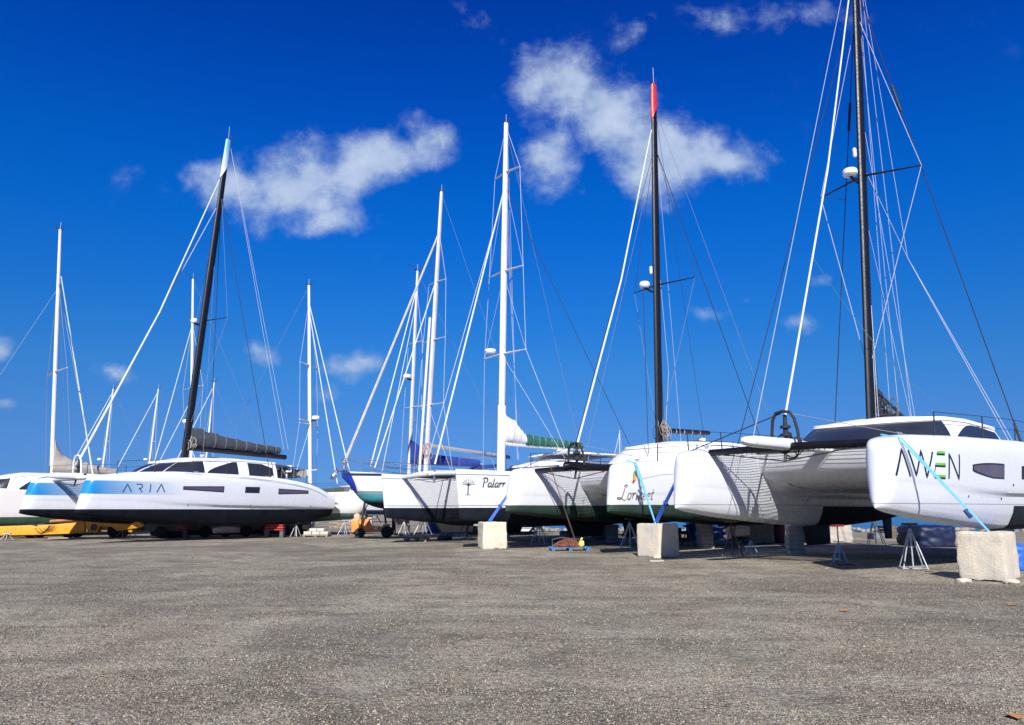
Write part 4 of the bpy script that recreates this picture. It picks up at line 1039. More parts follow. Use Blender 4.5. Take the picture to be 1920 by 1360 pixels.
# blue striped sailboat
bwB = at(642, 884, 40.0)
hmB = hull_mat('hull_white_teal_bottom', 2.42, (.07, .30, .36), bottom2=(.012, .015, .025), line=[(2.44, 2.50, (.02, .03, .12)), (3.28, 3.42, (.02, .03, .09))], stem=(2.05, .5, 2.0, (.01, .035, .38)), base=(.78, .79, .80))
zsB = bwB.z
B_, hB, oB, mB_, zdB = mono('sailboat', 'white sailboat with bright blue stem, teal bottom and thick furled forestay behind the forklift', bwB, R(41), 14.0, 4.2, zsB, 1.45, hmB,
                            [(cpl(bwB, R(41), 798, 880)[0], zsB - .2, *cpl(bwB, R(41), 828, 360), .155, ALU2)])
std_rig(B_, mB_[0], 14, 4.2, zdB, [(14.7, .85), (11.2, 1.1), (7.4, 1.25)], .1, 17.8, FURLG, .085)
m0 = mB_[0]
MB().tube([(1.9, 0, zdB + .5), mastp(m0, 14.9)], [.036, .03], 8).build('furled_staysail', FURL, B_)
MB().lathe((.1, 0, zdB + .55), [(.05, -.2), (.18, -.18), (.18, -.1), (.08, -.08), (.08, .1), (.16, .12), (.16, .18), (.05, .2)], 12).build('furler_drum', STEEL, B_)
mb = MB(); mb.tube([(.3, .05, zsB + .02), (-.35, .05, zsB + .02), (-.5, .05, zsB - .25)], .05, 6); mb.box((-.45, .05, zsB - .3), (.12, .45, .22), ry=.5); mb.tube([(-.4, -.2, zsB - .1), (-.2, .25, zsB + .15)], .05, 5); mb.build('anchor', STEEL, B_)
MB().tube([mastp(m0, zsB + 9) + Vector((-.25, .1, 0)), mastp(m0, zsB - .1) + Vector((-.35, .12, 0))], .075, 8).build('spinnaker_pole', ALU, m0['mast'])
clutter(m0['mast'], mastp(m0, zsB + 1.3), 14, mat('red_white_rope', (.45, .3, .27), .8), .2, 31, rr=.014)
bo = MB().tube([mastp(m0, zsB + 1.6) + Vector((.2, 0, 0)), (11.3, 0, zsB + 1.2)], .11, 8).build('boom', ALUG, B_)
# blue covered sailboat behind
bw2 = at(692, 884, 47.0)
hm2 = hull_mat('hull_white_far', 1.9, (.02, .03, .09), base=(.74, .75, .76))
C_, hC, oC, mC_, zdC = mono('sailboat', 'far sailboat with a radar on its grey mast and navy blue mainsail cover', bw2, R(41), 12.5, 3.9, 3.7, 1.5, hm2, [(cpl(bw2, R(41), 767, 880)[0], 3.5, *cpl(bw2, R(41), 783, 508), .13, ALU2)])
std_rig(C_, mC_[0], 12.5, 3.9, zdC, [(12.2, .8), (8.0, 1.0)], .1, 15.9, FURL, .045)
m0 = mC_[0]; X2 = m0['mb'].x; radar(m0['mast'], mastp(m0, 9.9) + Vector((-.45, 0, 0)), .26)
MB().tube([(0.9, 0, zdC + .4), mastp(m0, 15.0)], [.022, .022], 6).build('second_forestay', FURL, C_)
MB().tube([mastp(m0, 4.9) + Vector((.2, 0, 0)), (X2 + 5.9, 0, 4.55)], .1, 8).build('boom', ALUG, C_)
P = []
for i in range(13):
    t = i / 12; z1 = [5.95, 5.75, 5.4, 5.15, 5.05][min(4, i)] if i < 5 else 5.05 - .3 * (t - .4); x = X2 + 5.6 * t; z0 = 4.4 if i > 1 else 4.3
    P.append([(x, .2 * math.cos(a) * (1.1 - .3 * t), (z0 + z1) / 2 + (z1 - z0) / 2 * math.sin(a)) for a in [2 * math.pi * k / 12 for k in range(12)]])
MB().grid(P, closed=True, capends=True).build('sail_cover', SAILB, C_)
# white boat far behind, bow to the right
bw3 = at(704, 925, 50.0)
hm3 = hull_mat('hull_white_sage_bottom', 1.35, (.12, .19, .17), base=(.76, .77, .76))
D_, hD, oD, mD_, zdD = mono('sailboat', 'white sailboat with a pale green bottom behind the ARIA stern, bow pointing right', bw3, R(168), 12.5, 4.0, 2.75, .8, hm3, [(cpl(bw3, R(168), 583, 890)[0], 2.6, *cpl(bw3, R(168), 579, 535), .12, ALU)], oh=.9)
std_rig(D_, mD_[0], 12.5, 4.0, zdD, [(11.1, 1.2), (7.1, 1.3)], 1.6, 15.5, FURL, .04, wr=.012)
m0 = mD_[0]; MB().tube([(2.4, .5, zdD + .7), mastp(m0, 15.0)], [.035, .028], 8).build('second_forestay', FURL, D_)
radar(m0['mast'], mastp(m0, 7.5) + Vector((-.45, 0, .0)), .26)
MB().box(mastp(m0, 7.3) + Vector((0, .3, 0)), (.08, 2.2, .06)).build('antenna_bar', ALU, m0['mast'])

# far left catamaran
cm_ = at(92, 955, 50.0); ph = R(45)
cL = Vector((cm_.x - 7.2 * math.cos(ph), cm_.y - 7.2 * math.sin(ph), 0))
hm4 = hull_mat('hull_white_jade_bottom', 1.15, (.045, .10, .065), base=(.77, .78, .78))
G_ = old_cat('catamaran', 'white catamaran with green bottom cut off by the left edge of the view', (cL, 5.6, ph), hm4, 13.5, 2.75, 1.15, .55, (7.2, 2.7), cpl(cL, ph, 113, 430), .125, coachx=(2.4, 4.6, 11.0), cz=1.0, cabin_w=2.5, beam=False, win='arch')
rG = G_['root']; mg = G_['mast']; spreaders(mg, mastp(G_, 10.4), 2.2, .1, WHITE, .07, 0)
for s in (-1, 1):
    sp_ = mastp(G_, 10.4) + Vector((.1, s * 2.15, 0)); MB().tube([mastp(G_, 16.5), sp_, (7.6, s * 2.9, 2.7)], .014, 4).build('shroud', WIREG, rG); wire(rG, mastp(G_, 16.4), (9.0, s * 2.9, 2.7), .012, WIREG)
MB().tube([mastp(G_, 16.8) + Vector((.15, 0, 0)), (9.3, -1.2, 3.4)], [.03, .055], 8).build('furled_sail', FURL, rG)
wire(rG, mastp(G_, 16), (.7, 0, 2.9), .012, WIREG, 'forestay')
MB().tube([mastp(G_, 4.0), (11.9, 0, 3.9)], .1, 8).build('boom', ALU, rG)
lumpy_sail(rG, mastp(G_, 3.9), (11.0, 0, 3.85), [(0, 2.2), (.12, 1.3), (.3, .9), (1, .4)], [(0, .35), (.3, .4), (1, .22)], SAILBG, 'sail_cover', 8)

# small boats far away whose masts rise above the front row
FAR = [(190, 885, 205, 728, 86, 'distant sailboat left of the ARIA lettering, its short leaning mast carrying a radar', True),
       (277, 880, 303, 728, 84, 'distant sailboat whose grey mast leans beside the long blue forestay', True),
       (341, 868, 348, 748, 95, 'distant sailboat with the shortest mast, beside the foot of the black mast', False),
       (388, 812, 401, 716, 88, 'distant sailboat whose thin mast rises above the grey boom cover', False),
       (1160, 842, 1164, 806, 110, 'distant sailboat with a small mast seen between Palarr and Lorikeet', False)]
proto = None
hm5 = hull_mat('hull_white_distant', 1.5, (.03, .05, .12), base=(.72, .73, .74))
def children_of(o): return [c for c in bpy.data.objects if c.parent == o]
def copy_tree(o, parent=None):
    c = o.copy(); COL.objects.link(c); c.parent = parent
    for k, v in (('label', None),):
        pass
    for ch in children_of(o): copy_tree(ch, c)
    return c
for i, (bu, bv, tu, tv, Y, lab, rad) in enumerate(FAR):
    if proto is None:
        D2, hh, oo, mm, zz = mono('sailboat', lab, Vector((0, 0, 0)), R(45), 11.0, 3.4, 3.2, 1.4, hm5, [(4.2, 3.0, 4.6, 15.0, .10, ALU)], nx=20, pulpit=False)
        std_rig(D2, mm[0], 11, 3.4, zz, [(9.0, .9)], .1, 14.6, FURL, .05, wr=.015)
        MB().lathe(mastp(mm[0], 7) + Vector((-.45, 0, 0)), [(.2, -.1), (.26, 0), (.2, .12), (.02, .16)], 12).build('radar_dome', WHITE, mm[0]['mast'])
        MB().tube([(4.4, 0, 4.2), (9, 0, 4.1)], .16, 8).build('boom', SAILB, D2)
        proto = D2; o = D2
    else: o = copy_tree(proto)
    tp = at(tu, tv, Y); s = tp.z / 15.0; sx = min(s, 1.15)
    bp = at(bu, bv, Y)
    o.scale = (sx, sx, s)
    o.location = (bp.x - 4.2 * o.scale[0] * math.cos(R(45)), Y - 4.2 * o.scale[0] * math.sin(R(45)), 0)
    o['label'] = lab; o['category'] = 'sailboat'; o['group'] = 'distant sailboats behind the front row'

# the tall white masted boat behind the black mast
cH = at(355, 955, 58); cH = Vector((cH.x - 4.6 * math.cos(R(45)), 58 - 4.6 * math.sin(R(45)), 0))
H_, hH, oH, mH_, zdH = mono('sailboat', 'distant sailboat with a tall white mast just left of the leaning black mast', Vector((cH.x, cH.y, 3.3)), R(45), 12.0, 3.7, 3.3, 1.4, hm5, [(4.6, 3.1, *cpl(cH, R(45), 362, 523), .12, ALU)], nx=20, pulpit=False)
H_['group'] = 'distant sailboats behind the front row'
std_rig(H_, mH_[0], 12, 3.7, zdH, [(10.6, 1.8), (6.2, 1.2)], 1.6, 15.5, FURL, .035, wr=.013)
radar(mH_[0]['mast'], mastp(mH_[0], 8.0) + Vector((-.45, 0, 0)), .24)
MB().tube([(4.8, 0, 4.5), (9.6, 0, 4.3)], .17, 8).build('boom', SAILB, H_)

# a flybridge motor boat far behind
mbp = at(604, 918, 95); ty = thing('motor_boat', 'small distant white motor boat with a flat roofed wheelhouse, before the green hill', 'motor boat', (mbp.x, 95, 0), R(30))
hh = Hull(9, 0, [(0, 2.6), (9, 2.2)], [(0, 1.0), (9, .9)], [(0, .3), (3, 1.3), (9, 1.4)], PROF_P, rake=-.6, nose=.4); hh.mesh(16).build('hull', hm5, ty)
MB().box((4.6, 0, 3.2), (3.4, 2.2, 1.3), taper=.85).build('wheelhouse', WHITE, ty, bevel=.08); MB().box((4.6, 0, 3.35), (3.2, 2.24, .5), taper=.95).build('window', GLASS, ty)
MB().box((4.7, 0, 4.35), (4.2, 2.6, .14)).box((3.2, 0, 4.1), (.1, 2.0, .5)).build('roof', WHITE, ty, bevel=.03)

# ------------------------------------------------------------------ things standing on the yard
def stone_block(u0, u1, vb, vt, depth, label, seed, m=STONE, rz=0.0, cat='stone block', group=None, rag=.06, yoff=0):
    a = gp(u0, vb); b = gp(u1, vb); Y = (a.y + b.y) / 2; w = (b.x - a.x); h = at((u0 + u1) / 2, vt, Y).z
    wloc = w; X0 = (a.x + b.x) / 2; Yc = Y + depth / 2
    if rz:
        wloc = depth = w * .8
        for _ in range(12):     # size and place it so that its turned footprint fills its base
            cs = [(X0 + sx * wloc / 2 * math.cos(rz) - sy * depth / 2 * math.sin(rz), Yc + sx * wloc / 2 * math.sin(rz) + sy * depth / 2 * math.cos(rz)) for sx in (-1, 1) for sy in (-1, 1)]
            lo = min(x / y for x, y in cs); hi = max(x / y for x, y in cs); la, lb = a.x / a.y, b.x / b.y
            k = (lb - la) / (hi - lo); wloc *= k; depth *= k
            X0 += ((la + lb) / 2 - (lo + hi) / 2) * Yc; Yc += Y - min(y for x, y in cs)
    bmm = bmesh.new(); n = 10
    bmesh.ops.create_cube(bmm, size=1)
    bmesh.ops.subdivide_edges(bmm, edges=bmm.edges, cuts=n + 8, use_grid_fill=True)
    for v in bmm.verts:
        p = v.co.copy()
        # rounded corners by pulling towards a superellipsoid
        q = Vector((abs(p.x), abs(p.y), abs(p.z))) * 2; k = (q.x ** 26 + q.y ** 26 + q.z ** 26) ** (1 / 26); p = p / max(k, .01) * max(q.x, q.y, q.z)
        nn = noise.noise(p * 2.2 + Vector((seed, 0, 0))) * 1.2 + noise.noise(p * 6 + Vector((seed, 5, 0))) * .55 + noise.noise(p * 15 + Vector((seed, 9, 0))) * .25
        p = p * (1 + rag * nn)
        if p.z < -.4: p.z += .02 * noise.noise(p * 5 + Vector((0, seed, 0)))
        v.co = Vector((p.x * wloc, p.y * depth, (p.z + .5) * h))
    me = bpy.data.meshes.new('stone_block'); bmm.to_mesh(me); bmm.free(); me.shade_smooth(); me.set_sharp_from_angle(angle=R(50)); me.materials.append(m)
    o = bpy.data.objects.new('stone_block', me); COL.objects.link(o)
    o.location = (X0, Yc + yoff, .0); o.rotation_euler = (0, 0, rz)
    tag(o, label, cat, group); return o, h, Y + yoff
GB = 'big pale stone blocks that anchor the straps'
b1, hb1, Yb1 = stone_block(896, 951, 1030, 979, 1.1, 'farthest of the three sunlit limestone blocks, at the foot of a dark blue strap', 1, group=GB, yoff=-.3, rz=R(14))
b2, hb2, Yb2 = stone_block(1192, 1271, 1045, 982, 1.3, 'limestone block below the Lorikeet lettering with two blue straps meeting on it', 2, group=GB, rag=.03, yoff=-.35, rz=R(38))
b3, hb3, Yb3 = stone_block(1798, 1916, 1091, 999, 1.2, 'largest limestone block at the right edge, below the AWEN hull', 3, group=GB, rag=.045, rz=R(-48))
stone_block(1405, 1452, 1020, 978, 1.4, 'grey stone block in shade between the two small jack stands under the AWEN hull', 4, GREYB)
stone_block(1526, 1600, 1019, 983, 1.5, 'wide pale stone block with a grey top behind the red capped stand', 5, mat('pale_grey_stone', (.42, .40, .36), .9, 0, .2, 2, bump=.5, bscale=12))
stone_block(1113, 1141, 1012, 981, 1.2, 'dark grey rounded block behind the hull between Lorikeet and Palarr lettering', 6, mat('dark_grey_stone', (.16, .17, .19), .85, 0, .3, 3, bump=.4, bscale=12))
stone_block(1051, 1071, 1010, 996, .8, 'small grey rubble lump behind the rusty chain pallet', 7, GREYB, rag=.12)
stone_block(1105, 1118, 1008, 998, .6, 'small cream stone left of the dark grey rounded block', 8, CREAM, rag=.12)

def pier(u0, u1, vb, vt, label, seed, rows=6, m=GREYB):
    a = gp(u0, vb); b = gp(u1, vb); w = b.x - a.x; Y = a.y; h = at(u0, vt, Y).z; rs = random.Random(seed)
    root = thing('block_pier', label, 'block pier', ((a.x + b.x) / 2, Y + w / 2, 0), R(rs.uniform(-6, 6)), 'concrete piers stacked under the keels')
    z = 0; k = h / rows
    for i in range(rows):
        MB().box((rs.uniform(-.02, .02), rs.uniform(-.03, .03), z + k / 2), (w * rs.uniform(.93, 1.02), w * 1.1, k - .006), rs.uniform(-.04, .04)).build('concrete_block', m, root, bevel=.015)
        z += k
pier(1483, 1511, 1040, 986, 'tall pier of grey concrete blocks under the AWEN far hull', 1, 6)
pier(1313, 1338, 1029, 981, 'grey concrete pier between the Lorikeet stone block and the brown rusty stand', 2, 6)
pier(1138, 1161, 1018, 984, 'grey concrete pier with a white foot beside the dark grey rounded block', 3, 5)

def jack_stand(u, v, vt, label, m, padm, mt=None, spread=.36, legs=4, rz=0.0, base=False, screw=.28):
    p = gp(u, v); h = at(u, vt, p.y).z; root = thing('jack_stand', label, 'jack stand', (p.x, p.y, 0), rz, 'jack stands propping the hulls')
    hb = h * (1 - screw); s = spread * h * 1.05
    pts = [Vector((s * math.cos(a), s * math.sin(a), 0)) for a in [2 * math.pi * k / legs + .5 for k in range(legs)]]
    for q in pts: MB().tube([q + Vector((0, 0, .02)), Vector((q.x * .06, q.y * .06, hb))], .019, 6).build('leg', m, root)
    if base:
        mb = MB()
        for a, b in zip(pts, pts[1:] + pts[:1]): mb.tube([a + Vector((0, 0, .04)), b + Vector((0, 0, .04))], .012, 5)
        mb.build('base_frame', m, root)
    MB().tube([(0, 0, .05), (0, 0, hb * .72)], .022, 8).build('centre_post', m, root)
    MB().tube([(0, 0, hb * .72), (0, 0, hb + .03)], .034, 8).build('collar', m, root)
    MB().tube([(0, 0, hb), (0, 0, h - .06)], .021, 8).build('screw', mt or RUST, root)
    MB().tube([(-.16, 0, hb + .06), (.16, 0, hb + .06)], .012, 5).build('screw_handle', mt or RUST, root)
    MB().box((0, 0, h - .03), (.34, .24, .06), .3).build('pad', padm, root, bevel=.01)
    return root
DG = mat('dark_grey_steel', (.10, .11, .12), .6, .3, .3, 6)
jack_stand(1713, 1068, 981, 'tallest pale grey jack stand under the AWEN bow', GALV, RUST, spread=.33, screw=.14, base=True)
jack_stand(1575, 1056, 984, 'light blue jack stand with a bright red cap, left of the tall pale one', LBLUE, REDP, REDP, spread=.25, screw=.5)
jack_stand(1374, 1044, 977, 'brown rusty jack stand with wide legs right of the Lorikeet stone block', RUST, RUST, spread=.38, screw=.2)
jack_stand(1409, 1042, 1003, 'short light blue jack stand with a rusty cap beside the grey stone block', LBLUE, RUST, spread=.45, screw=.3)
jack_stand(1182, 1033, 972, 'grey blue jack stand half hidden behind the block with two straps', GALV, BLACKM, spread=.42, screw=.16, base=True)
jack_stand(1012, 1023, 975, 'grey blue jack stand left of the blue pallet of chain', GALV, RUST, spread=.40, screw=.12, base=True)
jack_stand(1000, 1008, 982, 'small rusty jack stand in shade behind the grey blue one', RUST, RUST, spread=.4)
jack_stand(908, 1016, 975, 'rusty jack stand just left of the farthest limestone block', RUST, RUST, spread=.45)
jack_stand(848, 1004, 971, 'pale jack stand before the navy tarpaulin, nearer the limestone block', GALV, BLACKM, spread=.42, screw=.14)
jack_stand(866, 1007, 985, 'low pale trestle stand between the tyre and the limestone block', GALV, GALV, spread=.6, screw=.15)
jack_stand(793, 1003, 966, 'tall pale jack stand rising from the rubble pallet', GALV, BLACKM, spread=.48, screw=.1)
jack_stand(757, 1004, 975, 'grey jack stand under the orange compressor', GALV, BLACKM, spread=.38, screw=.14)
jack_stand(646, 1004, 975, 'galvanised jack stand just left of the forklift', GALV, LBLUE, spread=.45, screw=.12)
jack_stand(554, 1007, 978, 'grey jack stand left of the cream block stack under the ARIA stern', GALV, mat('pinkish_wood', (.5, .35, .3), .8), spread=.33, screw=.2)
jack_stand(573, 1000, 974, 'thin grey jack stand behind the cream block stack', DG, BLACKM, spread=.36, screw=.2)
jack_stand(519, 998, 970, 'pale jack stand behind the short red beam', GALV, BLACKM, spread=.35, screw=.2)
jack_stand(12, 1014, 1000, 'low pale stand under the left end of the yellow trailer beam', GALV, GALV, spread=.8, screw=.1)
jack_stand(229, 1009, 994, 'low pale stand with a red foot under the yellow trailer head', GALV, REDP, spread=.8, screw=.1)
jack_stand(243, 1008, 990, 'low pale stand right of the red footed one, under the yellow trailer head', GALV, GALV, spread=.7, screw=.1)
jack_stand(1643, 1022, 965, 'dark grey jack stand in the shade left of the tall pale one', DG, BLACKM, spread=.34, screw=.12)
jack_stand(1517, 1014, 984, 'blue jack stand between the concrete pier and the wide pale block', mat('blue_paint_worn', (.08, .22, .42), .5, 0, .2, 8, dirt=(.2, .1, .06), dirt_amt=.4), LBLUE, spread=.35, screw=.15)
jack_stand(1290, 1024, 985, 'thin grey stand in shade behind the Lorikeet stone block', DG, BLACKM, spread=.4, screw=.15)

# ratchet straps
def strap(label, pts, m, w=.05, ratchet=None, cat='strap'):
    P = []; pts = [Vector(p) for p in pts]; n = len(pts)
    mb = MB()
    for off in (0, .07):
        q = []
        for i, p in enumerate(pts):
            d = (pts[min(i + 1, n - 1)] - pts[max(i - 1, 0)]).normalized(); s = d.cross(Vector((0, 1, 0))).normalized()
            q.append(p + s * off * (1 - i / (n - 1)))
        mb.tube(q, w / 2, 6, .25, up=(0, 1, 0))
    o = mb.build('ratchet_strap', m, None); tag(o, label, cat, 'blue tie down straps from bows to stone blocks')
    if ratchet is not None:
        k = pts[0].lerp(pts[-1], ratchet)
        MB().box(k, (.1, .08, .22), ry=-.6).build('ratchet_buckle', mat('buckle_steel', (.03, .08, .25), .4, .3), o, bevel=.01)
    return o
def gun(fr, h, side, x, off=.04, fz=1.0): 
    p = h.pt(x, fz, side); return lp(fr, p.x, p.y + side * off, p.z + .02)
top_in = gun(frA, hP, 1, .5, -.15); top_mid = gun(frA, hP, -1, .42, -.22); top_out = gun(frA, hP, -1, .46, .04, .93)
e3 = Vector((at(1855, 1000, Yb3 + .5).x, Yb3 + .5, hb3 + .01))
strap('light blue strap from the AWEN bow down to the largest limestone block', [top_mid, top_out] + [top_out.lerp(e3, i / 10) for i in range(1, 11)], STRAPL, .042, .82)
e2 = Vector((at(1229, 984, Yb2 + .35).x, Yb2 + .35, hb2 + .0))
t2 = gun(frL, hLP, -1, .75, .06, .93); t2b = gun(frL, hLP, -1, .7, -.1)
strap('light blue strap with a red buckle from the Lorikeet bow down to its stone block', [t2b, t2] + [t2.lerp(e2, i / 10) for i in range(1, 11)], STRAPL, .048, .5)
t2c = gun(frA, hS, 1, 1.3, .06, .93)
strap('darker blue strap leading right from the Lorikeet stone block up behind the AWEN far bow', [e2 + Vector((.05, .05, 0))] + [(e2 + Vector((.05, .05, 0))).lerp(t2c, i / 8) for i in range(1, 9)], STRAPD, .075, .3)
e1 = Vector((at(919, 979, Yb1 + .1).x, Yb1 + .1, hb1 + .0)); t1 = gun(frL, hLS, 1, 1.3, .06, .93)
strap('dark blue strap from the farthest limestone block up behind the neighbouring bow', [e1] + [e1.lerp(t1, i / 8) for i in range(1, 9)], STRAPD, .06, .3)

# forklift
fk = gp(700, 1009); fr_ = thing('forklift', 'orange forklift with black wheels and overhead guard', 'forklift', (fk.x, fk.y + .6, 0), R(8)); fr_.scale = (1.06, 1.06, 1.06)
MB().prism([(-1.25, .28), (-1.28, .9), (-1.2, 1.0), (-.75, 1.02), (-.7, .3)], -.52, .52).build('counterweight', ORG, fr_, bevel=.07)
MB().prism([(-.7, .3), (-.7, .98), (-.35, .98), (-.2, .62), (.35, .6), (.45, .72), (.75, .72), (.8, .32)], -.5, .5).build('body', ORG, fr_, bevel=.03)
MB().prism([(-.68, 1.0), (-.68, 1.1), (-.2, 1.08), (-.2, .98)], -.3, .3).build('engine_cover', mat('tan_plastic', (.45, .36, .24), .6), fr_, bevel=.02)
mb = MB().box((-.35, 0, 1.14), (.4, .42, .1)).box((-.55, 0, 1.36), (.1, .42, .42), ry=-.15); mb.build('seat', BLACKM, fr_, bevel=.03)
MB().tube([(-1.0, -.36, 1.14), (-1.0, .36, 1.14)], .16, 12).build('gas_tank', mat('tank_beige', (.5, .38, .28), .5), fr_)
mb = MB()
for y in (-.45, .45):
    mb.tube([(-.72, y, 1.0), (-.6, y, 2.02), (.35, y, 2.06), (.55, y, .75)], .045, 6)
for k in range(7): mb.tube([(-.6 + .16 * k, -.45, 2.03), (-.6 + .16 * k, .45, 2.03)], .03, 5)
mb.build('overhead_guard', BLACKM, fr_)
MB().tube([(.3, 0, .75), (.05, 0, 1.15)], .025, 6).lathe((.05, 0, 1.17), [(.15, -.01), (.17, 0), (.15, .015)], 14).build('steering_wheel', BLACKM, fr_)
mb = MB()
for y in (-.3, -.2, .2, .3): mb.box((.93, y, 1.25), (.12, .06, 2.2))
for z in (.4, 1.2, 2.25): mb.box((.95, 0, z), (.07, .62, .09))
mb.build('lift_mast', BLACKM, fr_); MB().tube([(.97, 0, .4), (.97, 0, 1.9)], .04, 8).build('lift_cylinder', STEEL, fr_)
for y in (-.28, .28): MB().prism([(1.02, .12), (1.02, .75), (1.08, .75), (1.1, .17), (2.05, .13), (2.05, .11)], y - .06, y + .06).build('fork', DG, fr_)
MB().box((1.03, 0, .6), (.05, .9, .45)).build('fork_carriage', BLACKM, fr_)
for x, r in ((-.82, .27), (.62, .31)):
    for y in (-.5, .5):
        w_ = MB().lathe((x, y, r), [(r * .6, -.09), (r * .95, -.09), (r, -.06), (r, .06), (r * .95, .09), (r * .6, .09)], 22, 'Y').build('wheel', RUB, fr_)
        MB().lathe((x, y, r), [(.02, -.08), (r * .3, -.085), (r * .58, -.06), (r * .6, .06), (r * .3, .085), (.02, .08)], 16, 'Y').build('rim', mat('worn_rim', (.25, .16, .11), .6), w_)
MB().box((0.05, -.505, .5), (.16, .012, .14)).build('sticker', WHITE, fr_)
mb = MB(); mb.box((-1.265, 0, .78), (.03, .5, .12)).build('grille', BLACKM, fr_)
for y in (-.35, .35): MB().box((-1.275, y, .55), (.03, .14, .09)).build('tail_light', REDP, fr_)

# yellow hydraulic boat trailer
ty0 = gp(140, 1011); tr = thing('boat_trailer', 'long yellow hydraulic boat trailer under the ARIA bows', 'boat trailer', (ty0.x, ty0.y + 1.2, 0), R(4))
def tx(u, v): p = at(u, v, ty0.y + .8); return (p.x - ty0.x, p.z)
MB().prism([tx(-60, 1005), tx(-60, 990), tx(0, 987), tx(60, 985), tx(72, 988), tx(100, 984), tx(128, 979), tx(158, 976), tx(158, 1000), tx(70, 1003)], -.45, -.15).build('beam', YEL, tr, bevel=.03)
MB().prism([tx(-60, 1004), tx(-60, 990), tx(0, 987), tx(60, 985), tx(100, 984), tx(158, 978), tx(158, 998)], .9, 1.2).build('beam', YEL, tr, bevel=.03)
MB().prism([tx(160, 972), tx(225, 970), tx(252, 972), tx(262, 982), tx(268, 985), tx(258, 990), tx(218, 996), tx(208, 988), tx(186, 987), tx(182, 1000), tx(164, 999)], -.5, -.05).build('hinged_arm', YEL, tr, bevel=.03)
MB().prism([tx(160, 974), tx(225, 972), tx(275, 973), tx(300, 985), tx(258, 992), tx(164, 996)], .8, 1.1).build('hinged_arm', YEL, tr, bevel=.03)
for a, b, r in ((100, 976, 155), (110, 979, 145)):
    pass
mb = MB(); p0, p1 = tx(98, 982), tx(150, 977); mb.tube([(p0[0], -.55, p0[1] + .12), (p1[0], -.55, p1[1] + .1)], .09, 10); p2 = tx(128, 976); mb.tube([(p2[0], -.56, p2[1] + .04), (p1[0] + .35, -.56, p1[1] + .06)], .05, 8); mb.build('hydraulic_cylinder', mat('rusty_orange_steel', (.40, .17, .07), .6, .2, .3, 5), tr)
mb = MB()
for k in range(4):
    a, b = tx(70 + 8 * k, 990), tx(96 + 4 * k, 985); mb.tube([(a[0] + (b[0] - a[0]) * t, -.5 - .03 * k, a[1] + (b[1] - a[1]) * t - .35 * math.sin(math.pi * t) * (1 - .2 * k)) for t in [i / 8 for i in range(9)]], .02, 5)
mb.build('hydraulic_hose', BLACKM, tr)
p = tx(176, 989); MB().lathe((p[0], -.47, p[1]), [(.12, -.04), (.2, -.05), (.2, .03), (.12, .04)], 14, 'Y').build('pivot_pin', RUST, tr)
for u in (45, 115, 200, 290, 312):
    p = tx(u, 1000)
    for y in (.5, 1.5):
        w_ = MB().lathe((p[0], y, .4), [(.2, -.15), (.36, -.15), (.4, -.1), (.4, .1), (.36, .15), (.2, .15)], 20, 'Y').build('wheel', RUB, tr)
        MB().lathe((p[0], y, .4), [(.02, -.12), (.2, -.1), (.2, .1), (.02, .12)], 14, 'Y').build('rim', DG, w_)
mb = MB()
for u in (20, 120, 240): a = tx(u, 994); mb.box((a[0], .4, a[1]), (.25, 1.6, .25))
mb.build('cross_member', YEL, tr, bevel=.02)
# red cradle beams
def beam_(u0, u1, vb, vt, dy, label, m, depth=.35):
    a = gp(u0, 1010); Y = a.y + dy; p = at(u0, vb, Y); q = at(u1, vt, Y)
    root = thing('steel_cradle', label, 'steel cradle', ((p.x + q.x) / 2, Y, 0)); w = q.x - p.x; h = q.z - p.z; zc = (p.z + q.z) / 2
    MB().box((0, 0, zc), (w, depth, h * .35)).build('web', m, root)
    MB().box((0, 0, zc + h / 2 - .02), (w, depth * 1.3, .05)).box((0, 0, zc - h / 2 + .02), (w, depth * 1.3, .05)).build('flange', m, root)
    for sx in (-1, 1): MB().box((sx * w * .42, 0, (p.z) / 2), (.2, depth, max(.1, p.z))).build('foot', DG, root)
REDC = mat('red_cradle_paint', (.50, .03, .03), .5, 0, .2, 3, dirt=(.15, .05, .04), dirt_amt=.2)
beam_(312, 353, 995, 985, 1.0, 'long red steel beam under the middle of the ARIA hull', REDC, .4)
beam_(498, 533, 994, 984, 1.6, 'short red steel beam under the aft end of the ARIA hull', REDC, .4)
beam_(290, 330, 986, 978, 4.0, 'dark red cradle beam deeper in the shade behind the yellow trailer', REDC, .5)
mb = MB(); p = gp(380, 1009)
cr = thing('support_trolley', 'long dark wheeled trolley, enlarged to deepen the shade under the ARIA hull', 'trolley', (p.x + .6, p.y + 2.6, 0), R(38))
MB().box((0, 0, .60), (9.6, 1.5, .42)).build('deck', DG, cr, bevel=.02)  # oversized dark deck, fills and darkens the gap under the hull
MB().box((0, -.62, .32), (9.2, .12, .42)).build('side_frame', BLACKM, cr)
for x in (-2.6, .2, 3.0): MB().box((x, 0, .92), (1.0, 1.3, .26)).build('keel_pad', RUB, cr, bevel=.03)
for x in (-4.1, -2.9, -1.7, -.5, .7, 1.9, 3.1, 4.2): MB().lathe((x, -.78, .33), [(.15, -.1), (.3, -.1), (.33, -.07), (.33, .07), (.3, .1), (.15, .1)], 18, 'Y').build('wheel', RUB, cr)

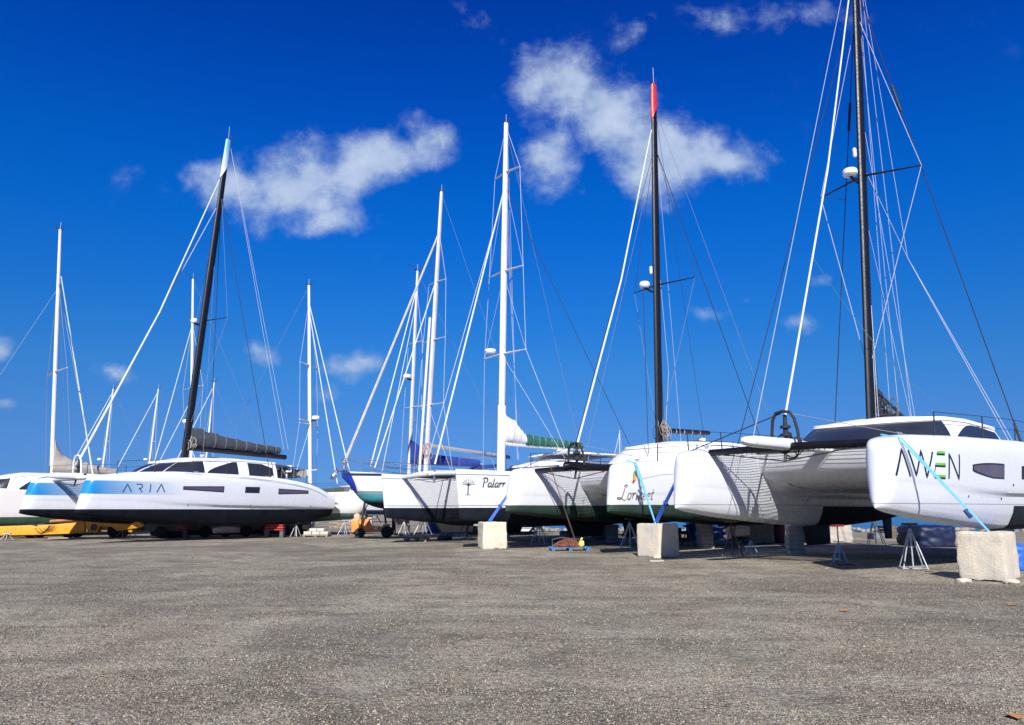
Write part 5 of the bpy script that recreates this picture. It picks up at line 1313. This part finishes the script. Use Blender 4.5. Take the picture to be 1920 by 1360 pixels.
# cream blocks on a pallet
p = gp(592, 1007); cs = thing('concrete_block_stack', 'cream concrete blocks on a low pallet under the ARIA stern', 'block stack', (p.x, p.y + .5, 0), R(-4))
MB().box((-.05, 0, .1), (1.55, .9, .06)).box((-.7, 0, .04), (.1, .9, .07)).box((.65, 0, .04), (.1, .9, .07)).box((0, 0, .04), (.1, .9, .07)).build('pallet', WOOD, cs)
for (x, z, w) in ((-.52, .22, .46), (-.02, .22, .46), (.47, .22, .46), (-.2, .4, .42), (.25, .4, .42)): MB().box((x, 0, z), (w, .75, .17)).build('concrete_block', CREAM, cs, bevel=.012)

def pallet(u, v, wpx, label, m, rz=0.0, dep=1.0):
    p = gp(u, v); w = wpx / 1476 * p.y; root = thing('pallet', label, 'pallet', (p.x, p.y + dep / 2, 0), rz)
    for y in (-.5, -.25, 0, .25, .5): MB().box((0, y * dep * .9, .135), (w, .1, .022)).build('deck_board', m, root)
    for x in (-.45, 0, .45):
        for y in (-.43, 0, .43): MB().box((x * w * .95, y * dep, .062), (.12, .12, .12)).build('corner_block', m, root)
    return root, p, w
pl, pp, pw = pallet(1069, 1034, 76, 'bright blue wooden pallet carrying a heap of rusty chain', PALB, R(3))
def chain_heap(c, rx, ry, h, n, seed, m, name, label, cat):
    rs = random.Random(seed); mb = MB()
    for i in range(n):
        a = rs.uniform(0, 6.28); r = rs.random() ** .5; x, y = rx * r * math.cos(a), ry * r * math.sin(a); z = h * (1 - r * r) * rs.uniform(.3, 1) + .03
        q = rs.uniform(0, 3.14); t = rs.uniform(-.7, .7)
        mb.tube([Vector((x, y, z)) + Vector((.055 * math.cos(k) * math.cos(q), .055 * math.cos(k) * math.sin(q), .035 * math.sin(k) + .03 * math.cos(k) * t)) for k in [2 * math.pi * j / 7 for j in range(8)]], .014, 4)
    o = mb.build(name, m, None); o.location = c; tag(o, label, cat, kind=None); return o
RCH = mat('rust_red_chain', (.22, .085, .055), .85, .1, .3, 9, bump=.3, bscale=60)
ch_c = Vector((pp.x - .05, pp.y + .5, .15))
chain_heap(ch_c, .55, .38, .26, 420, 4, RCH, 'chain', 'heap of rusty red anchor chain on the blue pallet', 'chain')
# chain hanging from the bow
mb = MB(); n = 64
endp = ch_c + Vector((.3, -.05, .2))
for i in range(n):
    c = CH_TOP.lerp(endp, i / n); q = 1.57 * (i % 2)
    mb.tube([c + Vector((.022 * math.cos(k) * math.cos(q), .022 * math.cos(k) * math.sin(q), .038 * math.sin(k))) for k in [2 * math.pi * j / 6 for j in range(7)]], .009, 4)
tag(mb.build('hanging_chain', mat('brown_chain', (.20, .13, .11), .7, .3, .2, 9), None), 'thin brown anchor chain hanging from the black cross beam down to the pallet', 'chain')
mb = MB(); rock_mesh((ch_c.x + .52, ch_c.y - .2, .27), (.11, .09, .13), 5, mb, 3, squarish=.3); mb.tube([(ch_c.x + .5, ch_c.y - .2, .42), (ch_c.x + .56, ch_c.y - .2, .5)], .04, 8)
tag(mb.build('buoy', YELP, None), 'pale yellow plastic float lying at the right end of the chain heap', 'buoy')
mb = MB().tube([(ch_c.x - .6, ch_c.y + .2, .12), (ch_c.x - .6, ch_c.y + .2, .42), (ch_c.x - .2, ch_c.y + .15, .5), (ch_c.x + .5, ch_c.y + .1, .42)], .02, 6)
tag(mb.build('bent_pipe', DG, None), 'bent dark metal pipe arching behind the chain heap', 'pipe')
p2, pq, pw2 = pallet(779, 1016, 44, 'weathered wooden pallet heaped with pale rope and rubble', WOOD, R(-3))
rs = random.Random(9)
mb = MB()
for i in range(46): rock_mesh((pq.x + rs.uniform(-.5, .55), pq.y + .5 + rs.uniform(-.35, .35), .2 + rs.uniform(0, .12)), (rs.uniform(.05, .14),) * 2 + (rs.uniform(.03, .08),), i, mb, 1)
tag(mb.build('rubble_heap', mat('pale_rubble', (.40, .33, .27), .9, 0, .3, 4), None, smooth=False), 'pale rubble and rope heaped on the wooden pallet', 'rubble', kind=None)
tp = gp(833, 1013); tyr = MB().lathe((0, 0, 0), [(.22, 0), (.36, .01), (.4, .07), (.4, .15), (.36, .21), (.22, .22), (.2, .11)], 26).build('tyre', mat('bluish_rubber', (.03, .045, .07), .7, 0, .2, 6), None)
tyr.location = (tp.x, tp.y + .3, 0.0); tag(tyr, 'dark bluish tyre lying flat on the gravel', 'tyre')

# orange compressor
cp = gp(752, 1004); Yc = cp.y + .6; cpz = at(752, 980, Yc)
ac = thing('air_compressor', 'orange tank and pump standing on a crate right of the forklift', 'compressor', (cpz.x, Yc, 0), R(0)); zc = cpz.z
MB().tube([(-.05, 0, zc + .02), (.42, 0, zc - .02)], [.17, .17], 12).build('tank', ORG, ac); MB().lathe((-.28, 0, zc + .12), [(.05, -.15), (.16, -.14), (.17, .1), (.1, .16)], 12).build('pump', ORG, ac)
MB().tube([(-.12, 0, zc + .1), (.0, 0, zc + .05)], .08, 8).build('coupling', REDP, ac)
mb = MB(); 
for x in (-.4, .5):
    for y in (-.2, .25): mb.box((x, y, (zc - .17) / 2), (.05, .05, zc - .17))
mb.box((.05, 0, zc - .18), (1.0, .5, .04)).box((.05, 0, .45), (1.0, .5, .04)); mb.build('crate_frame', DG, ac)
MB().box((.12, .05, .8), (.75, .35, .55)).build('storage_box', mat('grey_box', (.30, .29, .27), .8, 0, .2, 3), ac, bevel=.02)

# tarpaulins under the boats
def tarp(u0, u1, vb, vt, dep, label, m, seed, dy=.0):
    a = gp(u0, vb); b = gp(u1, vb); Y = a.y + dy; w = (b.x - a.x) * Y / a.y; h = at(u0, vt, Y).z; bmm = bmesh.new(); bmesh.ops.create_cube(bmm, size=1)
    bmesh.ops.subdivide_edges(bmm, edges=bmm.edges, cuts=12, use_grid_fill=True)
    for v in bmm.verts:
        p = v.co.copy(); q = Vector((abs(p.x), abs(p.y), max(0, p.z))) * 2; k = (q.x ** 8 + q.y ** 8 + q.z ** 8) ** (1 / 8)
        if k > .01: p = Vector((p.x / k * max(q), p.y / k * max(q), p.z / k * max(q) if p.z > 0 else p.z))
        nn = noise.noise(Vector((p.x * 5 + seed, p.y * 5, p.z * 3))) * .1 + noise.noise(Vector((p.x * 14 + seed, p.y * 14, p.z * 5))) * .04
        p.x *= 1 + nn; p.y *= 1 + nn; p.z *= 1 + nn * .8
        v.co = Vector((p.x * w, p.y * dep, max(0, (p.z + .5)) * h))
    me = bpy.data.meshes.new('covered_load'); bmm.to_mesh(me); bmm.free(); me.shade_smooth(); me.materials.append(m)
    o = bpy.data.objects.new('covered_load', me); COL.objects.link(o); o.location = ((a.x + b.x) / 2 * Y / a.y, Y + dep / 2, 0); tag(o, label, 'covered load'); return o
tarp(800, 884, 1000, 963, 2.5, 'load under a deep blue tarpaulin behind the pale jack stands', TARP, 1, 2)
tarp(1728, 1800, 1030, 986, 2.2, 'load under a dark blue tarpaulin left of the largest limestone block', TARPD, 2, 1.5)
tarp(1338, 1372, 1012, 975, 2, 'load under a navy tarpaulin left of the green drum', TARP, 3, 2)
tarp(1908, 1990, 1088, 1022, 1.6, 'bright blue tarpaulin bundle behind the largest limestone block at the right edge', mat('bright_blue_tarpaulin', (.02, .12, .5), .5, 0, .3, 2, bump=.5, bscale=5), 4, 2.6)
gpz = gp(1384, 1024); hz_ = at(1384, 984, gpz.y).z
MB_ = MB().lathe((0, 0, 0), [(.2, 0), (.21, .05), (.2, .1), (.2, hz_ - .1), (.18, hz_ - .02), (.06, hz_)], 12); go_ = MB_.build('drum', GREENP, None); go_.location = (gpz.x, gpz.y + .2, 0); tag(go_, 'tall narrow green plastic drum between the brown stand and the grey block', 'drum')
# upturned dinghy behind the forklift
dp = gp(676, 985); dh = Hull(3.2, 0, [(0, .9), (3.2, .85)], [(0, .62), (3.2, .55)], [(0, .1), (1, .6), (3.2, .6)], PROF_P, rake=-.3, nose=.3)
dd = dh.mesh(14).build('dinghy', mat('pale_dinghy', (.62, .72, .76), .5, 0, .1, 3), None); dd.location = (dp.x - 1.6, dp.y, .0); tag(dd, 'pale blue white dinghy lying behind the forklift', 'dinghy')
mb = MB(); mb.box((0, 0, .28), (2.4, .5, .5)); o = mb.build('timber_crib', GREYB, None, bevel=.02); o.location = (dp.x, dp.y + .05, 0); tag(o, 'grey crib under the pale dinghy', 'crib')
# loose boards and leaves
def plank(u, v, l, rz, label, m=WOOD, w=.14):
    p = gp(u, v); o = MB().box((0, 0, .03), (l, w, .04), 0).build('plank', m, None, bevel=.006); o.location = (p.x, p.y, 0.0); o.rotation_euler = (0, 0, rz); tag(o, label, 'plank')
PW = mat('pale_board', (.48, .44, .36), .8, 0, .2, 4)
plank(130, 1010, 2.2, .1, 'pale broken plank under the yellow trailer beam', PW)
plank(262, 1006, 1.6, -.1, 'pale short board under the yellow trailer head', PW, .3)
plank(470, 1001, 3.4, .05, 'long pale board in the shade behind the ARIA keel', PW, .2)
plank(1232, 1054, .45, .2, 'short pale stick before the Lorikeet stone block', PW, .03)
plank(1436, 1032, .5, .0, 'small pale board by the short blue stand', PW, .1)
plank(1585, 1061, .5, .1, 'rusty flat bar at the foot of the red capped stand', RUST, .08)
rs = random.Random(4)
LEAFM = mat('dry_leaf', (.48, .22, .07), .8, 0, .2, 8)
for (u, v) in ((1583, 1146), (1898, 1135), (1905, 1345), (1552, 1068)):
    p = gp(u, v); P = []
    for i in range(7):
        t = i / 6; wd = .055 * math.sin(math.pi * t) + .002; P.append([(-.09 + .18 * t, -wd, .03 + .02 * math.sin(3 * t)), (-.09 + .18 * t, 0, .018 + .02 * math.sin(3 * t)), (-.09 + .18 * t, wd, .035 + .02 * math.sin(3 * t))])
    o = MB().grid(P).build('dry_leaf', LEAFM if v != 1068 else mat('pale_green_paper', (.45, .55, .42), .8), None); o.location = (p.x, p.y, .035 * noise.noise(Vector((p.x * .25, p.y * .25, 0))) + .012 * noise.noise(Vector((p.x * 1.1, p.y * 1.1, 3))) + .004); o.rotation_euler = (0, 0, rs.uniform(0, 3)); o.scale = (1.0, 1.0, .5)
    tag(o, {1146: 'orange dry leaf on the gravel below the red capped stand', 1135: 'orange dry leaf on the gravel below the largest limestone block', 1345: 'orange dry leaf at the bottom right corner of the gravel', 1068: 'pale green scrap lying left of the red capped stand'}[v], 'leaf' if v != 1068 else 'scrap')

# loose pebbles over the near gravel
def pebbles(n, seed):
    rg = np.random.default_rng(seed)
    base = np.array([(1, 0, 0), (-1, 0, 0), (0, 1, 0), (0, -1, 0), (0, 0, 1), (0, 0, -1)], float)
    tri = np.array([(0, 2, 4), (2, 1, 4), (1, 3, 4), (3, 0, 4), (2, 0, 5), (1, 2, 5), (3, 1, 5), (0, 3, 5)])
    Y = 4.5 + 26 * rg.beta(1.0, 2.1, n); X = (rg.random(n) * 2 - 1) * (Y * .72 + .5)
    s = .005 + .0075 * rg.random(n) ** 2.5 + (rg.random(n) > .9985) * .012
    s *= 1 + Y / 40
    a = rg.random(n) * 6.28; sc_ = np.stack([s * (1 + .5 * rg.random(n)), s, s * .55], 1)
    v = base[None] * (1 + .35 * (rg.random((n, 6, 1)) - .5)) * sc_[:, None, :]
    c, q = np.cos(a)[:, None], np.sin(a)[:, None]
    x = v[..., 0] * c - v[..., 1] * q; y = v[..., 0] * q + v[..., 1] * c
    gz = np.array([.035 * noise.noise(Vector((p * .25, r * .25, 0))) + .012 * noise.noise(Vector((p * 1.1, r * 1.1, 3))) for p, r in zip(X, Y)])
    V = np.stack([x + X[:, None], y + Y[:, None], v[..., 2] + gz[:, None] + s[:, None] * .2], 2).reshape(-1, 3)
    Fc = (tri[None] + (np.arange(n) * 6)[:, None, None]).reshape(-1, 3)
    me = bpy.data.meshes.new('pebbles'); me.vertices.add(len(V)); me.vertices.foreach_set('co', V.ravel())
    me.loops.add(Fc.size); me.loops.foreach_set('vertex_index', Fc.ravel().astype(np.int32))
    me.polygons.add(len(Fc)); me.polygons.foreach_set('loop_start', (np.arange(len(Fc)) * 3).astype(np.int32)); me.update(calc_edges=True)
    t = NT('pebble_stone'); g = t.n('ShaderNodeNewGeometry')
    cr = t.n('ShaderNodeValToRGB'); t.l(g.outputs['Random Per Island'], cr.inputs[0]); e = cr.color_ramp.elements
    e[0].color = (.075, .06, .05, 1); e[0].position = 0; e[1].color = (.46, .42, .35, 1); e[1].position = 1
    for p_, c_ in ((.35, (.19, .167, .125, 1)), (.7, (.30, .265, .205, 1)), (.97, (.40, .36, .285, 1))): el = e.new(p_); el.color = c_
    t.l(cr.outputs[0], t.b.inputs['Base Color']); t.b.inputs['Roughness'].default_value = .9; me.materials.append(t.m)
    o = bpy.data.objects.new('gravel_pebbles', me); COL.objects.link(o); tag(o, 'loose grey pebbles scattered over the gravel yard', kind='stuff')
pebbles(130000, 5)

# more of the things kept under and behind the row of boats
def timber_stack(u, v, n, label, rz=0.0, m=WOOD, L=1.6, lay=3):
    p = gp(u, v); root = thing('timber_stack', label, 'timber stack', (p.x, p.y + .4, 0), rz)
    for k in range(lay):
        for i in range(n):
            a, b = ((i - (n - 1) / 2) * .26, 0) if k % 2 else (0, (i - (n - 1) / 2) * .3)
            MB().box((a, b, .09 + .17 * k), (.22, 1.0, .165) if k % 2 else (L, .22, .165), random.uniform(-.03, .03)).build('timber', m, root, bevel=.01)
    return root
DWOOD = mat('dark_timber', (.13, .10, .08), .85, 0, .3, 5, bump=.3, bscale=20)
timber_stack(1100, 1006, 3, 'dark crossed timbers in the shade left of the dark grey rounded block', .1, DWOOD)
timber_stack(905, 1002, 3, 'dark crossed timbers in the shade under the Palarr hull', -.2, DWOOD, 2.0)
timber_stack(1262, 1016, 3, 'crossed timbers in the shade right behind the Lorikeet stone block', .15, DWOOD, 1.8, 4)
timber_stack(640, 990, 3, 'weathered crossed timbers behind the left of the forklift', .1, WOOD, 2.2, 4)
timber_stack(455, 1000, 3, 'pale crossed timbers under the middle of the ARIA hull', .05, WOOD, 2.4, 2)
stone_block(536, 583, 989, 973, 1.4, 'wide beige block behind the thin stands under the ARIA stern', 12, mat('beige_block', (.40, .37, .30), .9, 0, .2, 2, bump=.4, bscale=8))
stone_block(36, 84, 985, 971, 1.2, 'row of pale block ends above the yellow trailer under the far ARIA hull', 13, GREYB)
stone_block(1640, 1660, 1012, 1000, .9, 'small dark stone in the shade left of the dark blue covered load', 14, mat('dark_grey_stone', (.16, .17, .19)))
def crate(u, v, w, h, label, m, rz=0.0):
    p = gp(u, v); root = thing('crate', label, 'crate', (p.x, p.y + w / 2, 0), rz)
    for k in range(4):
        for s in (-1, 1):
            MB().box((0, s * w * .5, h * (k + .5) / 4), (w, .03, h / 4 * .82)).build('slat', m, root); MB().box((s * w * .5, 0, h * (k + .5) / 4), (.03, w * .98, h / 4 * .82)).build('slat', m, root)
    for a in (-1, 1):
        for b in (-1, 1): MB().box((a * w * .48, b * w * .48, h / 2), (.06, .06, h)).build('corner_post', m, root)
    return root
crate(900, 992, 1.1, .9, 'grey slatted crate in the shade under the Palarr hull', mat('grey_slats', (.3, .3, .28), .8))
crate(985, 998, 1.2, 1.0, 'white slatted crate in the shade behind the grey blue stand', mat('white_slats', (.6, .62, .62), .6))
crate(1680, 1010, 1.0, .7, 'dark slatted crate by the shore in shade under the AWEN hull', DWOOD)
# steel ladder leaning on a stern
p = gp(1060, 1000)
mb = MB(); ld = thing('ladder', 'aluminium ladder leaning against the hull right of the small grey rubble lump', 'ladder', (p.x + .9, p.y + 1.2, 0), R(20))
for s in (-.22, .22): MB().tube([(s, 0, 0), (s, .9, 2.6)], .03, 6).build('rail', ALUG, ld)
for k in range(8): MB().tube([(-.22, .1 + .1 * k, .3 + .29 * k), (.22, .1 + .1 * k, .3 + .29 * k)], .018, 5).build('rung', ALUG, ld)

# small fittings that every hull carries: skin fittings, cleats and deck hatches
def fittings(fr, hulls, xs, zs, cleats=True):
    for s, (h, o) in zip((-1, 1), hulls):
        for x, z in zip(xs, zs):
            for sd_ in (-1, 1):
                p = h.out(x, z, sd_, .0); n = Vector((0, sd_, 0))
                MB().tube([p - n * .01, p + n * .018], [.035, .03], 10).build('skin_fitting', STEEL if x < 6 else BLACKM, o)
        if cleats:
            for x in (1.5, 6.0, 10.5):
                p = h.pt(x, 1.0, 0); MB().tube([p + Vector((-.14, 0, .07)), p + Vector((.14, 0, .07))], .018, 6).tube([p + Vector((-.05, 0, 0)), p + Vector((-.05, 0, .07))], .02, 6).tube([p + Vector((.05, 0, 0)), p + Vector((.05, 0, .07))], .02, 6).build('cleat', STEEL, o)
fittings(frA, A['hulls'], (4.3, 6.6, 7.2), (1.95, 1.9, 2.3)); fittings(frL, L_['hulls'], (3.9, 6.2, 8.5), (1.95, 2.0, 2.1)); fittings(frR, R_['hulls'], (5.3, 9.0, 13.2), (1.82, 1.8, 1.78)); fittings(frP, P_['hulls'], (3.1, 5.2), (2.0, 2.0))
for b, z in ((A, 4.62), (L_, 4.52), (R_, 4.45)):
    for (x, y) in ((8.2, -.9), (8.2, .9), (9.8, -.9), (9.8, .9)):
        MB().box((x, y, z), (.55, .45, .05)).build('roof_hatch', GLASS, b['roof'], bevel=.015)

# dark cradles and fuel drums added between the stands to deepen the shade
def cradle(u, v, w, h, label, rz=0.0, m=None):
    m = m or DG; p = gp(u, v); root = thing('added_boat_cradle', label, 'boat cradle', (p.x, p.y + .8, 0), rz)
    for y in (-.6, .6):
        MB().box((0, y, .1), (w, .16, .16)).build('base_beam', m, root, bevel=.01)
        for sx in (-1, 1): MB().tube([(sx * w * .46, y, .15), (sx * w * .30, y, h)], .05, 6).build('upright', m, root); MB().tube([(sx * w * .1, y, .15), (sx * w * .34, y, h * .8)], .035, 6).build('brace', m, root)
        MB().box((0, y, h * .55), (w * .7, .12, .2)).build('cross_beam', m, root)
    for sx in (-1, 1): MB().box((sx * w * .30, 0, h), (.3, 1.5, .12), ry=sx * -.4).build('pad', RUB, root, bevel=.02)
cradle(985, 1003, 2.6, 1.0, 'added dark steel cradle deepening the shade under the green bottomed hull, behind the grey blue stand')
cradle(1350, 1012, 2.4, .95, 'added dark steel cradle deepening the shade left of the green drum', .2)
cradle(1215, 1008, 2.6, .9, 'added dark steel cradle deepening the shade left of the Lorikeet stone block', .1)
def added_fuel_drum(u, v, m, label, h=.88):
    p = gp(u, v); o = MB().lathe((0, 0, 0), [(.27, 0), (.29, .02), (.28, .05), (.28, .28), (.295, .3), (.28, .32), (.28, .56), (.295, .58), (.28, .6), (.28, h - .04), (.29, h - .01), (.26, h), (.02, h - .01)], 22).build('added_fuel_drum', m, None)
    o.location = (p.x, p.y + .3, 0); tag(o, label, 'drum')
added_fuel_drum(1300, 1014, mat('blue_drum_paint', (.02, .07, .22), .5, 0, .2, 4), 'added dark blue fuel drum deepening the shade beside the pier right of the Lorikeet stone block')
added_fuel_drum(1466, 1018, mat('dark_red_drum_paint', (.16, .03, .025), .55, 0, .3, 4), 'added dark red fuel drum deepening the shade between the grey stone block and the tall pier')
# packing stones wedged under the big blocks
for (u, v, sd_, lab) in ((1806, 1092, 1, 'small pale packing stone under the left corner of the largest limestone block'), (1896, 1093, 2, 'flat pale packing stone under the right corner of the largest limestone block'), (1232, 1046, 3, 'small packing stone under the front edge of the Lorikeet stone block'), (940, 1027, 4, 'thin packing stone under the right of the farthest limestone block')):
    p = gp(u, v); mb = MB(); rock_mesh((0, 0, .03), (.16, .12, .06), sd_, mb, 2, squarish=.5); o = mb.build('packing_stone', STONE, None); o.location = (p.x, p.y, 0); tag(o, lab, 'stone')
